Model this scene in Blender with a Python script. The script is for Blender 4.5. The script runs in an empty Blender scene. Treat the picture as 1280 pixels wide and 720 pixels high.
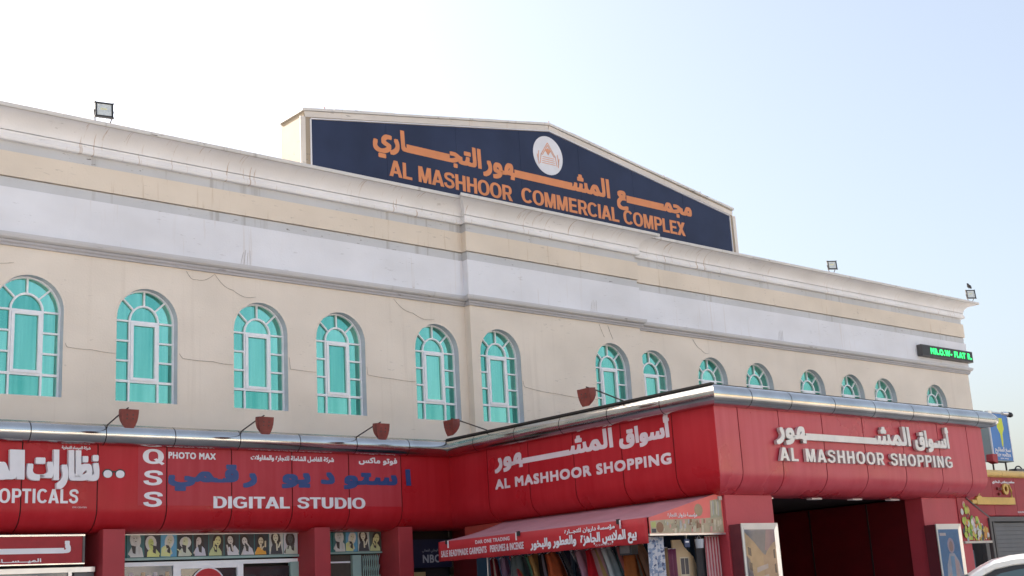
import bpy, math, random
from mathutils import Vector, Matrix
from mathutils.geometry import tessellate_polygon
rnd = random.Random(7)
R = math.radians
SC = bpy.context.scene
COL = SC.collection

# ------------------------------------------------------------------ camera
cam = bpy.data.cameras.new('camera'); camo = bpy.data.objects.new('camera', cam); COL.objects.link(camo)
SC.camera = camo
cam.sensor_width = 36; cam.sensor_fit = 'HORIZONTAL'; cam.lens = 1587.8/1280*36
cam.clip_start = 0.1; cam.clip_end = 3000
_y, _t, _r = R(48.473), R(13.884), R(-3.372)
F = Vector((math.cos(_y)*math.cos(_t), math.sin(_y)*math.cos(_t), math.sin(_t)))
RT = Vector((math.sin(_y), -math.cos(_y), 0)); UP = RT.cross(F)
R2 = RT*math.cos(_r)+UP*math.sin(_r); U2 = -RT*math.sin(_r)+UP*math.cos(_r)
camo.matrix_world = Matrix(((R2.x, U2.x, -F.x, -1.80), (R2.y, U2.y, -F.y, -21.868), (R2.z, U2.z, -F.z, 1.5), (0, 0, 0, 1)))

# ------------------------------------------------------------------ light
SUN_DIR = Vector((math.cos(R(33))*math.cos(R(110)), math.cos(R(33))*math.sin(R(110)), math.sin(R(33))))      # towards the sun: behind the building, to the left
sun_el = math.asin(SUN_DIR.z)
w = bpy.data.worlds.new('World'); SC.world = w; w.use_nodes = True
nt = w.node_tree; bg = nt.nodes['Background']
sky = nt.nodes.new('ShaderNodeTexSky'); sky.sky_type = 'NISHITA'; sky.sun_disc = False
sky.sun_elevation = sun_el
sky.sun_rotation = math.atan2(SUN_DIR.x, SUN_DIR.y)
sky.dust_density = 5.0; sky.air_density = 1.0; sky.ozone_density = 1.0; sky.altitude = 0
# thin high haze: evens the clear-sky colour towards white over the whole dome
hz = nt.nodes.new('ShaderNodeMixRGB'); hz.blend_type = 'MIX'; hz.inputs[0].default_value = 0.20
hz.inputs[2].default_value = (4.4, 4.3, 4.0, 1)
nt.links.new(sky.outputs[0], hz.inputs[1]); nt.links.new(hz.outputs[0], bg.inputs[0])
bg.inputs[1].default_value = 0.106
sl = bpy.data.lights.new('sun', 'SUN'); sl.energy = 5.0; sl.angle = R(0.6); sl.color = (1, .95, .88)
so = bpy.data.objects.new('sun', sl); COL.objects.link(so)
so.rotation_euler = SUN_DIR.to_track_quat('Z', 'Y').to_euler(); so.location = (-30, 30, 40)
SC.view_settings.view_transform = 'Standard'; SC.view_settings.look = 'None'
SC.view_settings.exposure = 1.52; SC.view_settings.gamma = 1
SC.render.engine = 'CYCLES'
SC.cycles.max_bounces = 8

# ------------------------------------------------------------------ materials
def mat(name, col, rough=.6, metal=0., spec=.5, emit=None, coat=0., noise=0., nscale=3., bump=0., bscale=20., alpha=1.):
    m = bpy.data.materials.new(name); m.use_nodes = True; n = m.node_tree.nodes; l = m.node_tree.links
    b = n['Principled BSDF']; b.inputs['Base Color'].default_value = (*col, 1)
    b.inputs['Roughness'].default_value = rough; b.inputs['Metallic'].default_value = metal
    b.inputs['Specular IOR Level'].default_value = spec; b.inputs['Coat Weight'].default_value = coat
    b.inputs['Coat Roughness'].default_value = .15
    if emit:
        b.inputs['Emission Color'].default_value = (*emit[0], 1); b.inputs['Emission Strength'].default_value = emit[1]
    if noise or bump:
        tc = n.new('ShaderNodeTexCoord')
        if noise:
            t = n.new('ShaderNodeTexNoise'); t.inputs['Scale'].default_value = nscale; t.inputs['Detail'].default_value = 6
            l.new(tc.outputs['Object'], t.inputs['Vector'])
            r = n.new('ShaderNodeMapRange'); r.inputs[1].default_value = .3; r.inputs[2].default_value = .7
            r.inputs[3].default_value = 1-noise; r.inputs[4].default_value = 1+noise*.5
            l.new(t.outputs[0], r.inputs[0])
            mx = n.new('ShaderNodeMixRGB'); mx.blend_type = 'MULTIPLY'; mx.inputs[0].default_value = 1
            mx.inputs[1].default_value = (*col, 1); l.new(r.outputs[0], mx.inputs[2]); l.new(mx.outputs[0], b.inputs['Base Color'])
        if bump:
            t2 = n.new('ShaderNodeTexNoise'); t2.inputs['Scale'].default_value = bscale; t2.inputs['Detail'].default_value = 4
            l.new(tc.outputs['Object'], t2.inputs['Vector'])
            bp = n.new('ShaderNodeBump'); bp.inputs['Strength'].default_value = bump; bp.inputs['Distance'].default_value = .02
            l.new(t2.outputs[0], bp.inputs['Height']); l.new(bp.outputs[0], b.inputs['Normal'])
    return m

def paint(name, col, stain=(.42, .27, .15), streak=.35, speck=.5, grime=(.55, .53, .5), xs=1.6, rough=.75, thr=(.60, .72)):
    """painted render: slow blotches, thin vertical run-off streaks and small peeled flecks"""
    m = bpy.data.materials.new(name); m.use_nodes = True; n = m.node_tree.nodes; l = m.node_tree.links
    b = n['Principled BSDF']; b.inputs['Roughness'].default_value = rough; b.inputs['Specular IOR Level'].default_value = .25
    tc = n.new('ShaderNodeTexCoord')
    def nz(scale, vec, det=5, rg=.5):
        mp = n.new('ShaderNodeMapping'); mp.inputs['Scale'].default_value = vec; l.new(tc.outputs['Object'], mp.inputs[0])
        t = n.new('ShaderNodeTexNoise'); t.inputs['Scale'].default_value = scale; t.inputs['Detail'].default_value = det
        t.inputs['Roughness'].default_value = rg; l.new(mp.outputs[0], t.inputs['Vector']); return t.outputs[0]
    def rng(o, a, c, lo, hi):
        r = n.new('ShaderNodeMapRange'); r.inputs[1].default_value = a; r.inputs[2].default_value = c
        r.inputs[3].default_value = lo; r.inputs[4].default_value = hi; l.new(o, r.inputs[0]); return r.outputs[0]
    def mul(a, c):
        q = n.new('ShaderNodeMath'); q.operation = 'MULTIPLY'; l.new(a, q.inputs[0]); l.new(c, q.inputs[1]); return q.outputs[0]
    def mix(f, a, c):
        q = n.new('ShaderNodeMixRGB'); l.new(f, q.inputs[0])
        if isinstance(a, tuple): q.inputs[1].default_value = (*a, 1)
        else: l.new(a, q.inputs[1])
        q.inputs[2].default_value = (*c, 1); return q.outputs[0]
    c1 = mix(rng(nz(.7, (1, 1, 1.4)), .35, .75, 0, .28), col, tuple(x*g for x, g in zip(col, grime)))
    run = mul(rng(nz(3.2*xs, (1, .05, .05), 3, .6), thr[0], thr[1], 0, streak), rng(nz(.45, (1, 1, .3), 2), .42, .56, 0, 1))
    c2 = mix(run, c1, stain)
    fl = mul(rng(nz(9, (.45, 1, 2.2), 4, .6), .64, .67, 0, speck), rng(nz(.8, (1, 1, 1), 2), .48, .58, 0, 1))
    c3 = mix(fl, c2, (.16, .14, .13))
    l.new(c3, b.inputs['Base Color'])
    bp = n.new('ShaderNodeBump'); bp.inputs['Strength'].default_value = .25; bp.inputs['Distance'].default_value = .01
    l.new(nz(28, (1, 1, 1)), bp.inputs['Height']); l.new(bp.outputs[0], b.inputs['Normal'])
    return m

M = {}
M['cream'] = paint('cream_render', (.80, .72, .63), stain=(.58, .50, .42), streak=.22, speck=.22, thr=(.55, .66))
M['cream_band'] = paint('cream_band_paint', (.77, .68, .575), stain=(.50, .37, .24), streak=.42, speck=.3, thr=(.60, .66), xs=3.2)
M['white'] = paint('white_render', (.79, .80, .845), stain=(.58, .50, .44), streak=.32, speck=.25, thr=(.60, .68), xs=2.6)
M['white_grey'] = paint('weathered_shaded_white_ledge', (.60, .61, .63), stain=(.30, .28, .26), streak=.45, speck=.9, thr=(.56, .66))  # recess shade is put into the grey base; streaks and flecks are weathering
M['cove'] = paint('white_cove_paint', (.86, .86, .88), stain=(.44, .30, .20), streak=.62, speck=.25, thr=(.625, .655), xs=6)
M['mould_low'] = paint('grey_low_moulding', (.47, .46, .48), stain=(.3, .28, .27), streak=.3, speck=.6)
M['mould'] = paint('grey_moulding_paint', (.60, .595, .61), stain=(.3, .28, .27), streak=.3, speck=.6)
M['coping'] = paint('weathered_coping', (.68, .66, .64), stain=(.25, .2, .17), streak=.5, speck=1, grime=(.6, .55, .5))
M['pedside'] = paint('darkened_side_plaster', (.36, .30, .23), stain=(.26, .17, .10), streak=.5, speck=.9, thr=(.55, .62))  # base colour darkened to hold back the sun on this side; stains real
M['pedwall'] = paint('pediment_cream', (.68, .63, .58), stain=(.45, .33, .22), streak=.3, speck=.6)
M['reveal'] = mat('window_reveal_paint', (.60, .62, .68), .7, noise=.08)

def red_mat(name, col, rough=.32, spec=.22, var=1.):
    m = mat(name, col, rough, spec=spec, bump=.0)
    n = m.node_tree.nodes; l = m.node_tree.links; b = n['Principled BSDF']
    tc = n.new('ShaderNodeTexCoord')
    mp = n.new('ShaderNodeMapping'); mp.inputs['Scale'].default_value = (6, 6, .35); l.new(tc.outputs['Object'], mp.inputs[0])
    t = n.new('ShaderNodeTexNoise'); t.inputs['Scale'].default_value = 1.3; t.inputs['Detail'].default_value = 5; l.new(mp.outputs[0], t.inputs[0])
    t2 = n.new('ShaderNodeTexNoise'); t2.inputs['Scale'].default_value = 1.1; t2.inputs['Detail'].default_value = 6; l.new(tc.outputs['Object'], t2.inputs[0])
    ad = n.new('ShaderNodeMath'); ad.operation = 'ADD'; l.new(t.outputs[0], ad.inputs[0]); l.new(t2.outputs[0], ad.inputs[1])
    r = n.new('ShaderNodeMapRange'); r.inputs[1].default_value = .75; r.inputs[2].default_value = 1.3; r.inputs[3].default_value = 0; r.inputs[4].default_value = 1
    l.new(ad.outputs[0], r.inputs[0])
    mx = n.new('ShaderNodeMixRGB'); l.new(r.outputs[0], mx.inputs[0]); mx.inputs[1].default_value = (col[0]*.92, col[1]*.82, col[2]*.85, 1)
    mx.inputs[2].default_value = (min(1, col[0]*1.06), col[1]*1.25+.004*var, col[2]*1.25+.004*var, 1); l.new(mx.outputs[0], b.inputs['Base Color'])
    rr = n.new('ShaderNodeMapRange'); rr.inputs[1].default_value = .35; rr.inputs[2].default_value = .7; rr.inputs[3].default_value = rough-.06; rr.inputs[4].default_value = rough+.16
    l.new(t2.outputs[0], rr.inputs[0]); l.new(rr.outputs[0], b.inputs['Roughness'])
    bp = n.new('ShaderNodeBump'); bp.inputs['Strength'].default_value = .12; bp.inputs['Distance'].default_value = .05
    t3 = n.new('ShaderNodeTexNoise'); t3.inputs['Scale'].default_value = 1.6; t3.inputs['Detail'].default_value = 1; l.new(tc.outputs['Object'], t3.inputs[0])
    l.new(t3.outputs[0], bp.inputs['Height']); l.new(bp.outputs[0], b.inputs['Normal'])
    return m
M['red'] = red_mat('red_cladding', (.42, .014, .022))
M['red_front'] = red_mat('pale_red_cladding', (.49, .050, .070), .30, .5, 3.)  # paler, pinker and glossier red, used on the canopy front
M['vinyl'] = red_mat('faded_red_vinyl', (.42, .038, .050), .4)
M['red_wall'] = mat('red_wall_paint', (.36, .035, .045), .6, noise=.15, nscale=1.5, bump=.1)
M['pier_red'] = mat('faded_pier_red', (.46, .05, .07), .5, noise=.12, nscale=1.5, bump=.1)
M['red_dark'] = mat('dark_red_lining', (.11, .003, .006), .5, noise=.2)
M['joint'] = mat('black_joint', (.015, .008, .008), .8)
def steel():
    m = mat('brushed_steel', (.54, .53, .51), .2, 1.0, noise=.22, nscale=1.3)
    n = m.node_tree.nodes; l = m.node_tree.links; b = n['Principled BSDF']
    tc = n.new('ShaderNodeTexCoord')
    t = n.new('ShaderNodeTexNoise'); t.inputs['Scale'].default_value = 2.2; t.inputs['Detail'].default_value = 2; l.new(tc.outputs['Object'], t.inputs[0])
    bp = n.new('ShaderNodeBump'); bp.inputs['Strength'].default_value = .10; bp.inputs['Distance'].default_value = .05
    l.new(t.outputs[0], bp.inputs['Height']); l.new(bp.outputs[0], b.inputs['Normal'])
    t2 = n.new('ShaderNodeTexNoise'); t2.inputs['Scale'].default_value = 5; t2.inputs['Detail'].default_value = 8; l.new(tc.outputs['Object'], t2.inputs[0])
    rr = n.new('ShaderNodeMapRange'); rr.inputs[1].default_value = .3; rr.inputs[2].default_value = .7; rr.inputs[3].default_value = .10; rr.inputs[4].default_value = .22
    l.new(t2.outputs[0], rr.inputs[0]); l.new(rr.outputs[0], b.inputs['Roughness'])
    return m
M['steel'] = steel()
M['alu'] = mat('aluminium', (.7, .7, .7), .35, .8, noise=.08)
M['frame_white'] = mat('white_window_frame', (.84, .86, .90), .4, noise=.06)
def teal():
    m = mat('green_reflective_glass', (.06, .43, .37), .04, .8, spec=.6)
    n = m.node_tree.nodes; l = m.node_tree.links; b = n['Principled BSDF']
    tc = n.new('ShaderNodeTexCoord')
    mp = n.new('ShaderNodeMapping'); mp.inputs['Scale'].default_value = (9, 9, .3); l.new(tc.outputs['Object'], mp.inputs[0])
    t = n.new('ShaderNodeTexNoise'); t.inputs['Scale'].default_value = 1.6; t.inputs['Detail'].default_value = 3; l.new(mp.outputs[0], t.inputs[0])
    oi = n.new('ShaderNodeObjectInfo')
    ad = n.new('ShaderNodeMath'); ad.operation = 'MULTIPLY_ADD'; l.new(oi.outputs['Random'], ad.inputs[0]); ad.inputs[1].default_value = .55; l.new(t.outputs[0], ad.inputs[2])
    r = n.new('ShaderNodeMapRange'); r.inputs[1].default_value = .35; r.inputs[2].default_value = 1.15
    l.new(ad.outputs[0], r.inputs[0])
    mx = n.new('ShaderNodeMixRGB'); l.new(r.outputs[0], mx.inputs[0]); mx.inputs[1].default_value = (.07, .36, .29, 1); mx.inputs[2].default_value = (.27, .64, .52, 1)
    l.new(mx.outputs[0], b.inputs['Base Color'])
    bp = n.new('ShaderNodeBump'); bp.inputs['Strength'].default_value = .05; bp.inputs['Distance'].default_value = .02
    t3 = n.new('ShaderNodeTexNoise'); t3.inputs['Scale'].default_value = 1.5; l.new(tc.outputs['Object'], t3.inputs[0])
    l.new(t3.outputs[0], bp.inputs['Height']); l.new(bp.outputs[0], b.inputs['Normal'])
    return m
M['teal'] = teal()
M['navy'] = mat('navy_sign_face', (.027, .038, .082), .5, spec=.2, noise=.2, nscale=1)
M['orange'] = mat('orange_vinyl', (.66, .24, .09), .5, noise=.1)
M['letter_white'] = mat('white_letters', (.72, .72, .76), .45, noise=.08)
M['letter_face'] = mat('raised_letter_silver', (.66, .65, .64), .35, .35, noise=.12)
M['letter_pink'] = mat('pale_pink_vinyl', (.70, .60, .64), .5, noise=.1)
M['letter_blue'] = mat('blue_vinyl', (.015, .05, .19), .45, noise=.1)
M['black'] = mat('black_plastic', (.02, .02, .022), .5)
M['dark'] = mat('dark_interior', (.025, .025, .03), .7)
M['rust'] = mat('rusty_red_lamp_paint', (.20, .036, .026), .6, noise=.35, nscale=9, bump=.2)
M['arm'] = mat('dark_iron', (.05, .035, .03), .6)
M['lens'] = mat('floodlight_lens', (.62, .66, .66), .25, noise=.15, nscale=25)
M['led_off'] = mat('led_yellow_chip', (.8, .75, .35), .4)
M['green_led'] = mat('green_led', (.02, .6, .1), .5, emit=((.02, .85, .16), .75))
M['soffit_lamp'] = mat('soffit_lamp_cover', (.75, .72, .74), .5)
M['awning'] = mat('faded_awning_canvas', (.46, .21, .24), .8, noise=.15, nscale=2, bump=.2, bscale=6)
M['valance'] = mat('red_awning_valance', (.48, .022, .03), .6, noise=.15, nscale=3, bump=.1)
M['side_red'] = mat('salmon_red_print', (.72, .16, .14), .6, noise=.1)
M['glass_dark'] = mat('dark_shop_glass', (.02, .025, .03), .05, spec=.8)
M['glass_blue'] = mat('bluish_shop_glass', (.035, .07, .11), .08, spec=.7)
M['grille'] = mat('pale_green_grille', (.28, .42, .40), .5, noise=.1)
M['yellow'] = mat('yellow_pipe', (.72, .46, .13), .4, noise=.12)
M['gold'] = mat('gold_letters', (.62, .40, .10), .35, .3, noise=.15)
M['shutter'] = mat('grey_shutter', (.12, .125, .135), .5, noise=.1)
M['frame_dark'] = mat('dark_grey_frame', (.09, .085, .085), .5, noise=.1)
M['sign_blue'] = mat('blue_sign_face', (.05, .19, .50), .4, noise=.06)
M['sign_side'] = mat('grey_green_sign_side', (.30, .36, .37), .5, noise=.08)
M['key'] = mat('yellow_key_print', (.62, .66, .04), .5)
M['car'] = mat('white_car_paint', (.74, .74, .72), .3, coat=.6)
M['car_glass'] = mat('car_glass', (.06, .10, .11), .06, spec=.8)
M['rubber'] = mat('rubber', (.02, .02, .02), .8)
M['asphalt'] = mat('asphalt', (.31, .295, .28), .9, noise=.2, nscale=4, bump=.3, bscale=60)
M['sand'] = mat('dusty_ground', (.52, .47, .41), .95, noise=.2, nscale=.3, bump=.3)
M['paving'] = mat('pavement_concrete', (.48, .46, .44), .85, noise=.15, nscale=2, bump=.2)
M['roofing'] = mat('roof_felt', (.12, .11, .10), .9, noise=.2)
M['flash'] = mat('dark_roof_edge', (.03, .025, .022), .7)
M['tan'] = mat('tan_render', (.52, .40, .26), .8, noise=.12, nscale=.6)
M['wire'] = mat('grey_wire', (.46, .41, .37), .8, noise=.5, nscale=14)

def flat(name, col):
    k = 'c_'+name
    if k not in M: M[k] = mat(name, col, .6, noise=.12, nscale=8)
    return M[k]

# ------------------------------------------------------------------ helpers
class MB:
    def __init__(s): s.v = []; s.f = []
    def quad(s, a, b, c, d): i = len(s.v); s.v += [tuple(a), tuple(b), tuple(c), tuple(d)]; s.f.append((i, i+1, i+2, i+3))
    def poly(s, pts): i = len(s.v); s.v += [tuple(p) for p in pts]; s.f.append(tuple(range(i, i+len(pts))))
    def box(s, x0, x1, y0, y1, z0, z1):
        i = len(s.v); s.v += [(x, y, z) for z in (z0, z1) for y in (y0, y1) for x in (x0, x1)]
        s.f += [tuple(i+k for k in q) for q in ((0, 2, 3, 1), (4, 5, 7, 6), (0, 1, 5, 4), (2, 6, 7, 3), (0, 4, 6, 2), (1, 3, 7, 5))]
        return s
    def tube(s, pts, r, n=8, cap=True):
        pts = [Vector(p) for p in pts]; rings = []
        for k, p in enumerate(pts):
            d = (pts[min(k+1, len(pts)-1)]-pts[max(k-1, 0)]).normalized()
            a = d.cross(Vector((0, 0, 1)))
            if a.length < .05: a = d.cross(Vector((1, 0, 0)))
            a.normalize(); b = d.cross(a); rr = r[k] if isinstance(r, (list, tuple)) else r
            rings.append([p+a*math.cos(2*math.pi*j/n)*rr+b*math.sin(2*math.pi*j/n)*rr for j in range(n)])
        i = len(s.v)
        for q in rings: s.v += [tuple(x) for x in q]
        for k in range(len(rings)-1):
            for j in range(n):
                a = i+k*n+j; b = i+k*n+(j+1) % n; s.f.append((a, b, b+n, a+n))
        if cap: s.f.append(tuple(i+j for j in range(n))[::-1]); s.f.append(tuple(i+(len(rings)-1)*n+j for j in range(n)))
        return s
    def prism(s, pts, e):       # planar polygon pushed along vector e
        n = len(pts); i = len(s.v); e = Vector(e); pts = [Vector(p) for p in pts]
        s.v += [tuple(p) for p in pts]+[tuple(p+e) for p in pts]
        s.f.append(tuple(range(i, i+n))[::-1]); s.f.append(tuple(range(i+n, i+2*n)))
        for k in range(n): q = (k+1) % n; s.f.append((i+k, i+q, i+n+q, i+n+k))
        return s
    def ring(s, c, r0, r1, ax, ay, e, n=24): # flat annulus with depth
        pass
    def mesh(s, name, m, smooth=False):
        me = bpy.data.meshes.new(name); me.from_pydata(s.v, [], s.f); me.validate(); me.update()
        import bmesh
        b = bmesh.new(); b.from_mesh(me); bmesh.ops.recalc_face_normals(b, faces=b.faces); b.to_mesh(me); b.free()
        if m: me.materials.append(m)
        if smooth:
            for p in me.polygons: p.use_smooth = True
        return me
    def build(s, name, m, parent=None, smooth=False, bevel=0, auto=False):
        me = s.mesh(name, m, smooth)
        o = bpy.data.objects.new(name, me); COL.objects.link(o)
        if parent: o.parent = parent; o.matrix_parent_inverse = Matrix.Translation(-gloc(parent))
        if bevel:
            b = o.modifiers.new('bevel', 'BEVEL'); b.width = bevel; b.segments = 2; b.limit_method = 'ANGLE'
        if smooth and auto:
            me.set_sharp_from_angle(angle=R(auto))
        return o
def gloc(o):
    v = Vector(o.location)
    if o.parent: v = v if o.get('_abs') else v
    return v
def thing(name, label, cat, loc=(0, 0, 0), group=None):
    o = bpy.data.objects.new(name, None); COL.objects.link(o); o.location = loc; o.empty_display_size = .2
    o['label'] = label; o['category'] = cat
    if group: o['group'] = group
    return o
def tag(o, label=None, cat=None, group=None, kind=None):
    if label: o['label'] = label
    if cat: o['category'] = cat
    if group: o['group'] = group
    if kind: o['kind'] = kind
    return o
def adopt(ob, parent):   # parent keeping world place
    ob.parent = parent
    if parent.parent: ob.matrix_parent_inverse = Matrix.Identity(4)
    else: ob.matrix_parent_inverse = Matrix.Translation(-Vector(parent.location))
    return ob
def sub(mb, name, m, parent, **k):  # sub-part of a part whose own transform is identity in world
    o = mb.build(name, m, None, **k); o.parent = parent; return o
def copy_tree(o, parent=None):
    c = o.copy(); COL.objects.link(c)
    if parent: c.parent = parent
    for ch in o.children: copy_tree(ch, c)
    return c

# ---- lettering: Arabic presentation forms, outline of the built-in font
AR = {}
for _c, _b, _n in [('ء', 0xFE80, 1), ('آ', 0xFE81, 2), ('أ', 0xFE83, 2), ('ؤ', 0xFE85, 2), ('إ', 0xFE87, 2), ('ئ', 0xFE89, 4), ('ا', 0xFE8D, 2), ('ب', 0xFE8F, 4), ('ة', 0xFE93, 2), ('ت', 0xFE95, 4), ('ث', 0xFE99, 4), ('ج', 0xFE9D, 4), ('ح', 0xFEA1, 4), ('خ', 0xFEA5, 4), ('د', 0xFEA9, 2), ('ذ', 0xFEAB, 2), ('ر', 0xFEAD, 2), ('ز', 0xFEAF, 2), ('س', 0xFEB1, 4), ('ش', 0xFEB5, 4), ('ص', 0xFEB9, 4), ('ض', 0xFEBD, 4), ('ط', 0xFEC1, 4), ('ظ', 0xFEC5, 4), ('ع', 0xFEC9, 4), ('غ', 0xFECD, 4), ('ف', 0xFED1, 4), ('ق', 0xFED5, 4), ('ك', 0xFED9, 4), ('ل', 0xFEDD, 4), ('م', 0xFEE1, 4), ('ن', 0xFEE5, 4), ('ه', 0xFEE9, 4), ('و', 0xFEED, 2), ('ى', 0xFEEF, 2), ('ي', 0xFEF1, 4)]:
    AR[_c] = (_b, _n)
def shape(s):
    s = s.replace('لا', '\uFEFB'); out = []
    jn_ = lambda c: c == 'ـ' or (c in AR and AR[c][1] == 4)
    jp_ = lambda c: c in 'ـ\uFEFB' or (c in AR and AR[c][1] >= 2)
    for i, c in enumerate(s):
        p = s[i-1] if i else ' '; n = s[i+1] if i+1 < len(s) else ' '
        jp = jn_(p) and jp_(c); jn = jn_(c) and jp_(n)
        if c == '\uFEFB': out.append('\uFEFC' if jp else c)
        elif c in AR:
            b, k = AR[c]; f = 0 if not (jp or jn) else (1 if jp and not jn else (2 if jn and not jp else 3))
            out.append(chr(b+min(f, k-1)))
        else: out.append(c)
    return ''.join(reversed(out))
_G = {}
def _txt(body):
    c = bpy.data.curves.new('t', 'FONT'); c.body = body; c.size = 1; c.resolution_u = 3
    o = bpy.data.objects.new('t', c); me = bpy.data.meshes.new_from_object(o)
    v = [(p.co.x, p.co.y) for p in me.vertices]; f = [tuple(p.vertices) for p in me.polygons]
    bpy.data.meshes.remove(me); bpy.data.objects.remove(o); bpy.data.curves.remove(c)
    return v, f
_bar = None
def glyph(ch):
    global _bar
    if ch in _G: return _G[ch]
    if _bar is None:
        v, _ = _txt('||'); _bar = max(a for a, b in v)
    v2, _ = _txt('|'+ch+'|'); adv = max(a for a, b in v2)-_bar
    if ch == '\uFE93':
        v, f = _txt('\uFEE9'); tx = sum(p[0] for p in v)/len(v); ty = max(p[1] for p in v)+.09
        for dx in (-.075, .075):
            i = len(v); v = v+[(tx+dx-.045, ty), (tx+dx, ty-.045), (tx+dx+.045, ty), (tx+dx, ty+.045)]; f = f+[(i, i+1, i+2, i+3)]
        v2, _ = _txt('|\uFEE9|'); adv = max(a for a, b in v2)-_bar
    else: v, f = _txt(ch) if ch != ' ' else ([], [])
    cnt = {}
    for q in f:
        for a, b in zip(q, q[1:]+q[:1]): cnt[(min(a, b), max(a, b))] = cnt.get((min(a, b), max(a, b)), 0)+1
    _G[ch] = (v, f, adv, [e for e, k in cnt.items() if k == 1]); return _G[ch]
CAPH = max(b for a, b in glyph('H')[0]); ALEF = max(b for a, b in glyph('\uFE8D')[0])
def lettering(s, fr, x0, x1, z0, h, bold=0., depth=0., arabic=False, bar=None, lift=.004, z1=None):
    """returns a list of (is_space, MB) one per glyph; fr = (origin, ex, ey, en); z1: baseline height at x1"""
    if arabic: s = shape(s)
    O, ex, ey, en = fr
    sp_ = 0 if arabic else min(.10, 1.6*bold*CAPH/h); W = sum(glyph(c)[2]+sp_ for c in s)
    sx = (x1-x0)/W; sy = (h-2*bold)/(ALEF if arabic else CAPH)
    offs = [(0, 0)]
    if bold:
        offs += [(bold*a, bold*b*.8) for a, b in ((-1, -1), (1, -1), (1, 1), (-1, 1), (0, -1), (0, 1), (-1, 0), (1, 0))]
    out = []; cx = 0.; g = 0
    for c in s:
        v, f, adv, be = glyph(c); mb = MB(); g += 1
        zb = z0 + (0 if z1 is None else (z1-z0)*((cx*sx)/(x1-x0)))
        jit = (g % 2)*.0007
        if c == 'ـ':
            a0 = x0+cx*sx-.006; a1 = x0+(cx+adv)*sx+.006; t = bar or h*.14; d = depth+lift+.0014+jit
            p = [(a0, zb), (a1, zb), (a1, zb+t), (a0, zb+t)]
            P = [O+ex*a+ey*b+en*d for a, b in p]
            if depth: mb.prism([O+ex*a+ey*b+en*lift for a, b in p], en*(depth+.0014+jit))
            else: mb.poly(P)
        elif v:
            for k, (ox, oy) in enumerate(offs):
                d = depth+lift+k*.00015+jit
                i = len(mb.v); mb.v += [tuple(O+ex*(x0+(cx+a)*sx+ox)+ey*(zb+bold+b*sy+oy)+en*d) for a, b in v]
                mb.f += [tuple(i+q for q in t_) for t_ in f]
                if depth:
                    n = len(v); mb.v += [tuple(Vector(p)-en*(depth)) for p in mb.v[i:i+n]]
                    mb.f += [(i+a, i+b, i+n+b, i+n+a) for a, b in be]
        cx += adv+sp_; out.append((c == ' ', mb))
    return out
def join(mbs):
    r = MB()
    for m in mbs:
        i = len(r.v); r.v += m.v; r.f += [tuple(i+q for q in f) for f in m.f]
    return r
def raw_build(mb, name, m, parent):
    me = bpy.data.meshes.new(name); me.from_pydata(mb.v, [], mb.f); me.update(); me.materials.append(m)
    o = bpy.data.objects.new(name, me); COL.objects.link(o); adopt(o, parent); return o
def printed(s, fr, x0, x1, z0, h, m, parent, name='printed_lettering', **k):
    return raw_build(join([a for _, a in lettering(s, fr, x0, x1, z0, h, **k)]), name, m, parent)
def raised(s, fr, x0, x1, z0, h, m, parent, per='letter', **k):
    L = lettering(s, fr, x0, x1, z0, h, **k)
    if per == 'letter':
        for sp, a in L:
            if a.v: raw_build(a, 'letter', m, parent)
    else:
        cur = []
        for sp, a in L+[(True, MB())]:
            if sp:
                if cur: raw_build(join(cur), 'arabic_word', m, parent)
                cur = []
            else: cur.append(a)
# ---- heavy grotesque capitals, drawn stroke by stroke (cap height 1)
_hw = .106
def _rib(path, hw=_hw, tw=None, closed=False):
    """ribbon quads along a centre line; tw = half width where the line runs level"""
    n = len(path); L = []; Rr = []
    for k, p in enumerate(path):
        a = path[(k-1) % n] if (closed or k) else p; b = path[(k+1) % n] if (closed or k < n-1) else p
        dx, dy = b[0]-a[0], b[1]-a[1]; l = math.hypot(dx, dy) or 1; dx /= l; dy /= l
        w_ = hw+(((tw or hw)-hw)*abs(dx)); L.append((p[0]-dy*w_, p[1]+dx*w_)); Rr.append((p[0]+dy*w_, p[1]-dx*w_))
    return [[L[k], L[(k+1) % n], Rr[(k+1) % n], Rr[k]] for k in range(n if closed else n-1)]
def _ell(cx, cy, rx, ry, a0, a1, n=28, e=2.35):
    out = []
    for k in range(n+1):
        a = R(a0+(a1-a0)*k/n); c, s = math.cos(a), math.sin(a)
        out.append((cx+rx*math.copysign(abs(c)**(2/e), c), cy+ry*math.copysign(abs(s)**(2/e), s)))
    return out
def _bx(x0, y0, x1, y1): return [[(x0, y0), (x1, y0), (x1, y1), (x0, y1)]]
def _cat(P, m=6):
    out = []; Q = [P[0]]+P+[P[-1]]
    for i in range(1, len(Q)-2):
        for k in range(m):
            t = k/m; out.append(tuple(.5*((2*Q[i][j])+(-Q[i-1][j]+Q[i+1][j])*t+(2*Q[i-1][j]-5*Q[i][j]+4*Q[i+1][j]-Q[i+2][j])*t*t+(-Q[i-1][j]+3*Q[i][j]-3*Q[i+1][j]+Q[i+2][j])*t**3) for j in (0, 1)))
    return out+[P[-1]]
_T = .082
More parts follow.
